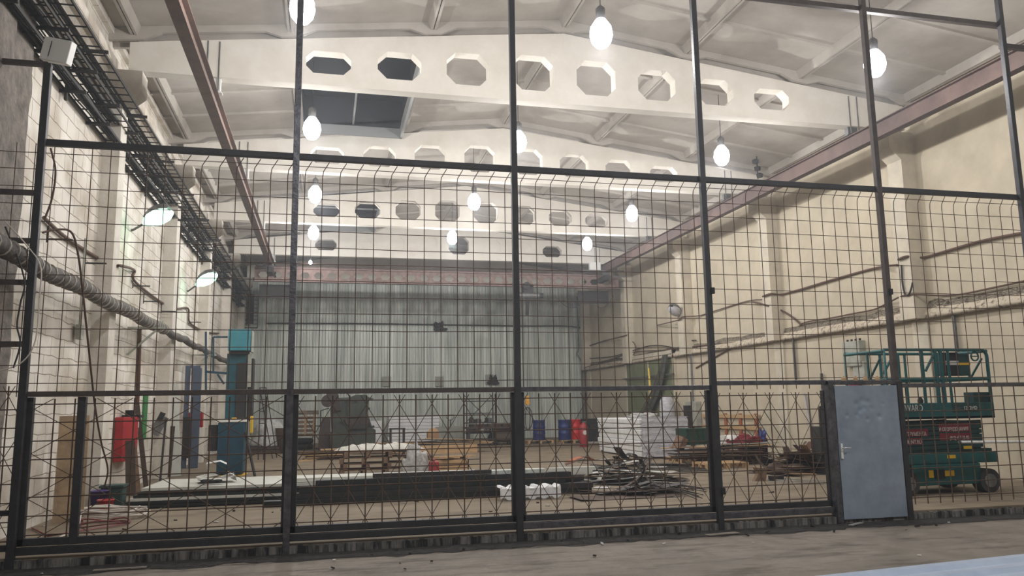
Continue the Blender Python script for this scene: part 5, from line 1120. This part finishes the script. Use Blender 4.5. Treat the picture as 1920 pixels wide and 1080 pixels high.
c_ = onY(LY, 1829, 668); MB().tube([(c_.x+.08*math.cos(2*PI*k/18), LY+.02, c_.z+.08*math.sin(2*PI*k/18)) for k in range(19)], .015, 6).bar((c_.x-.07, LY+.02, c_.z), (c_.x+.07, LY+.02, c_.z), .02).build('gate_ring', 'lift', t)
a = onY(LY, 1829, 758); b = onY(LY, 1850, 735); MB().box(a.x, pr_, LY+.02, LY+.25, zd1-.02, b.z).build('gate_plate', 'liftd', t)
a = onY(LY, 1745, 752); MB().lathe((a.x, LY+.25, zd1-.05), [(0, .0), (.04, 0), (.05, .1), (.02, .16), (0, .17)], 10).build('joystick', 'black', t)
# lettering
RX = (PI/2, 0, 0)
a = onY(LY-.035, 1731, 769); text('SUNWARD', .17, (a.x, LY-.034, a.z-.02), RX, 'letter', t, 'brand_lettering', 'RIGHT', sx=.72)
a = onY(LY-.035, 1786, 770); b = onY(LY-.035, 1833, 758)
MB().box(a.x, b.x+.02, LY-.034, LY-.031, a.z-.03, b.z+.03).build('model_plate', 'liftd', t)
a = onY(LY-.035, 1807, 768); text('1212HD', .085, (a.x, LY-.036, a.z), RX, 'letter', t, 'model_lettering')
a = onY(LY-.035, 1791, 768); text('SWSL', .05, (a.x, LY-.036, a.z), RX, 'steel', t, 'model_lettering')
for (px0, px1, py0, py1, s, sz, kx) in ((1660, 1739, 804, 820, 'ИНСТРУМЕНТА', .1, 1737), (1670, 1729, 821, 835, 'VIRENT.RU', .1, 1728), (1760, 1817, 793, 810, 'И ОБОРУДОВАНИЯ', .09, 1816), (1762, 1818, 811, 826, '(812) 477-32-82', .085, 1817)):
    a, b = onY(LY+.1, px0, py1), onY(LY+.1, px1, py0)
    bn = MB().box(a.x, b.x, LY+.09, LY+.1, a.z, b.z).build('banner', 'maroon', t)
    q = onY(LY+.09, kx, py1-3); text(s, sz, (q.x, LY+.086, q.z), RX, 'letter', bn, 'banner_lettering', 'RIGHT', sx=.74)
# level white tube seen through the right mesh
a, b = onY(10.9, 1783, 828), onY(10.9, 1935, 830)
t = thing('bright_tube', 'bright white tube fixed level along the fence right of the lift', 'tube', ((a.x+b.x)/2+.6, 10.7, a.z))
MB().tube([(a.x, 10.7, a.z), (b.x+1.2, 10.7, b.z)], .022, 10).build('tube', 'white', t); MB().tube([(a.x-.03, 10.7, a.z), (a.x, 10.7, a.z)], .024, 10).build('end_cap', 'steel', t)
# ------------------------------------------------------------------ foreground: profiled sheets, litter
t = thing('profiled_sheet', 'stack of blue-white profiled sheets in the bottom right foreground', 'sheet stack', (4.5, 4.2, 0))
def fgsheet(z0, dx, dy):
    a, b = fl(1480, 1090, z0), fl(1990, 1035, z0); d = (b-a); L = d.length; d.normalize(); nrm = Vector((d.y, -d.x, 0)); nrm = nrm if nrm.y < 0 else -nrm
    prof = [(0, 0), (.05, .035), (.13, .035), (.18, 0), (.3, 0), (.35, .035), (.43, .035), (.48, 0), (.62, 0), (.67, .035), (.75, .035), (.8, 0), (.95, 0)]
    vs = []; a = a+d*dx+nrm*dy
    for th in (0, -.006):
        for e in (a, a+d*(L+.8)):
            for s_, z in prof: v = e+nrm*s_; vs.append((v.x, v.y, z0+z+th))
    n = len(prof); fs = [(i, i+1, n+i+1, n+i) for i in range(n-1)]+[(2*n+i, 3*n+i, 3*n+i+1, 2*n+i+1) for i in range(n-1)]+[(i, 2*n+i, 2*n+i+1, i+1) for i in range(n-1)]
    return MB().add(vs, fs)
for k in range(6): fgsheet(.04+.045*k, .0, .0+.01*(k % 2)).build('sheet', 'sheetfg', t)
rnd = random.Random(5)
for k in range(46):
    x = rnd.uniform(20, 1800); f_ = rnd.random(); y = 1065-(x*.052)+rnd.uniform(-14, 22) if k < 34 else rnd.uniform(1000, 1070)
    p = fl(x, y, 0.004)
    if p.y > 10.3 or p.y < 6.5: continue
    s_ = rnd.uniform(.01, .03); mb = MB().obox((p.x, p.y, .012+s_*.3), (s_*rnd.uniform(1, 3), s_, s_*.6), (rnd.random()*.4, rnd.random()*.4, rnd.random()*3))
    big = k % 5 == 0
    solo('floor_debris', mb, 'white' if big else 'dsteel', 'tiny pale crumb on the concrete in front of the fence' if big else 'tiny dark crumb on the concrete in front of the fence', 'crumb', 'pale crumbs before the fence' if big else 'dark crumbs before the fence')
for k in range(40):
    x = rnd.uniform(60, 1560); y = rnd.uniform(945, 1000)-(x-60)*.03; p = fl(x, y)
    if p.y < 10.8: continue
    s_ = rnd.uniform(.015, .045); solo('floor_debris', MB().obox((p.x, p.y, FZ+s_*.2), (s_*2, s_, s_*.5), (0, rnd.random()*.3, rnd.random()*3)), ['scrapl', 'wood3'][k % 2], ['tiny pale crumb on the hall floor behind the fence', 'tiny dark crumb on the hall floor behind the fence'][k % 2], 'crumb', ['pale crumbs behind the fence', 'dark crumbs behind the fence'][k % 2])
p = fl(1580, 978, 0); plank((p.x-.05, 10.25, .015), .35, .06, .012, .5, 'scrapl', 'small pale strip lying at the foot of the left door jamb', name='floor_strip', cat='strip')
p = fl(1345, 1000, 0); plank((p.x, 10.1, .01), .5, .12, .008, .15, 'outer', 'flat grey scrap on the concrete at the foot of the fourth post', name='floor_strip', cat='strip')
p = fl(225, 1069, 0); plank((p.x, p.y, .01), .55, .08, .01, .03, 'outer', 'pale flat splinter on the concrete before the long gate', name='floor_strip', cat='strip')
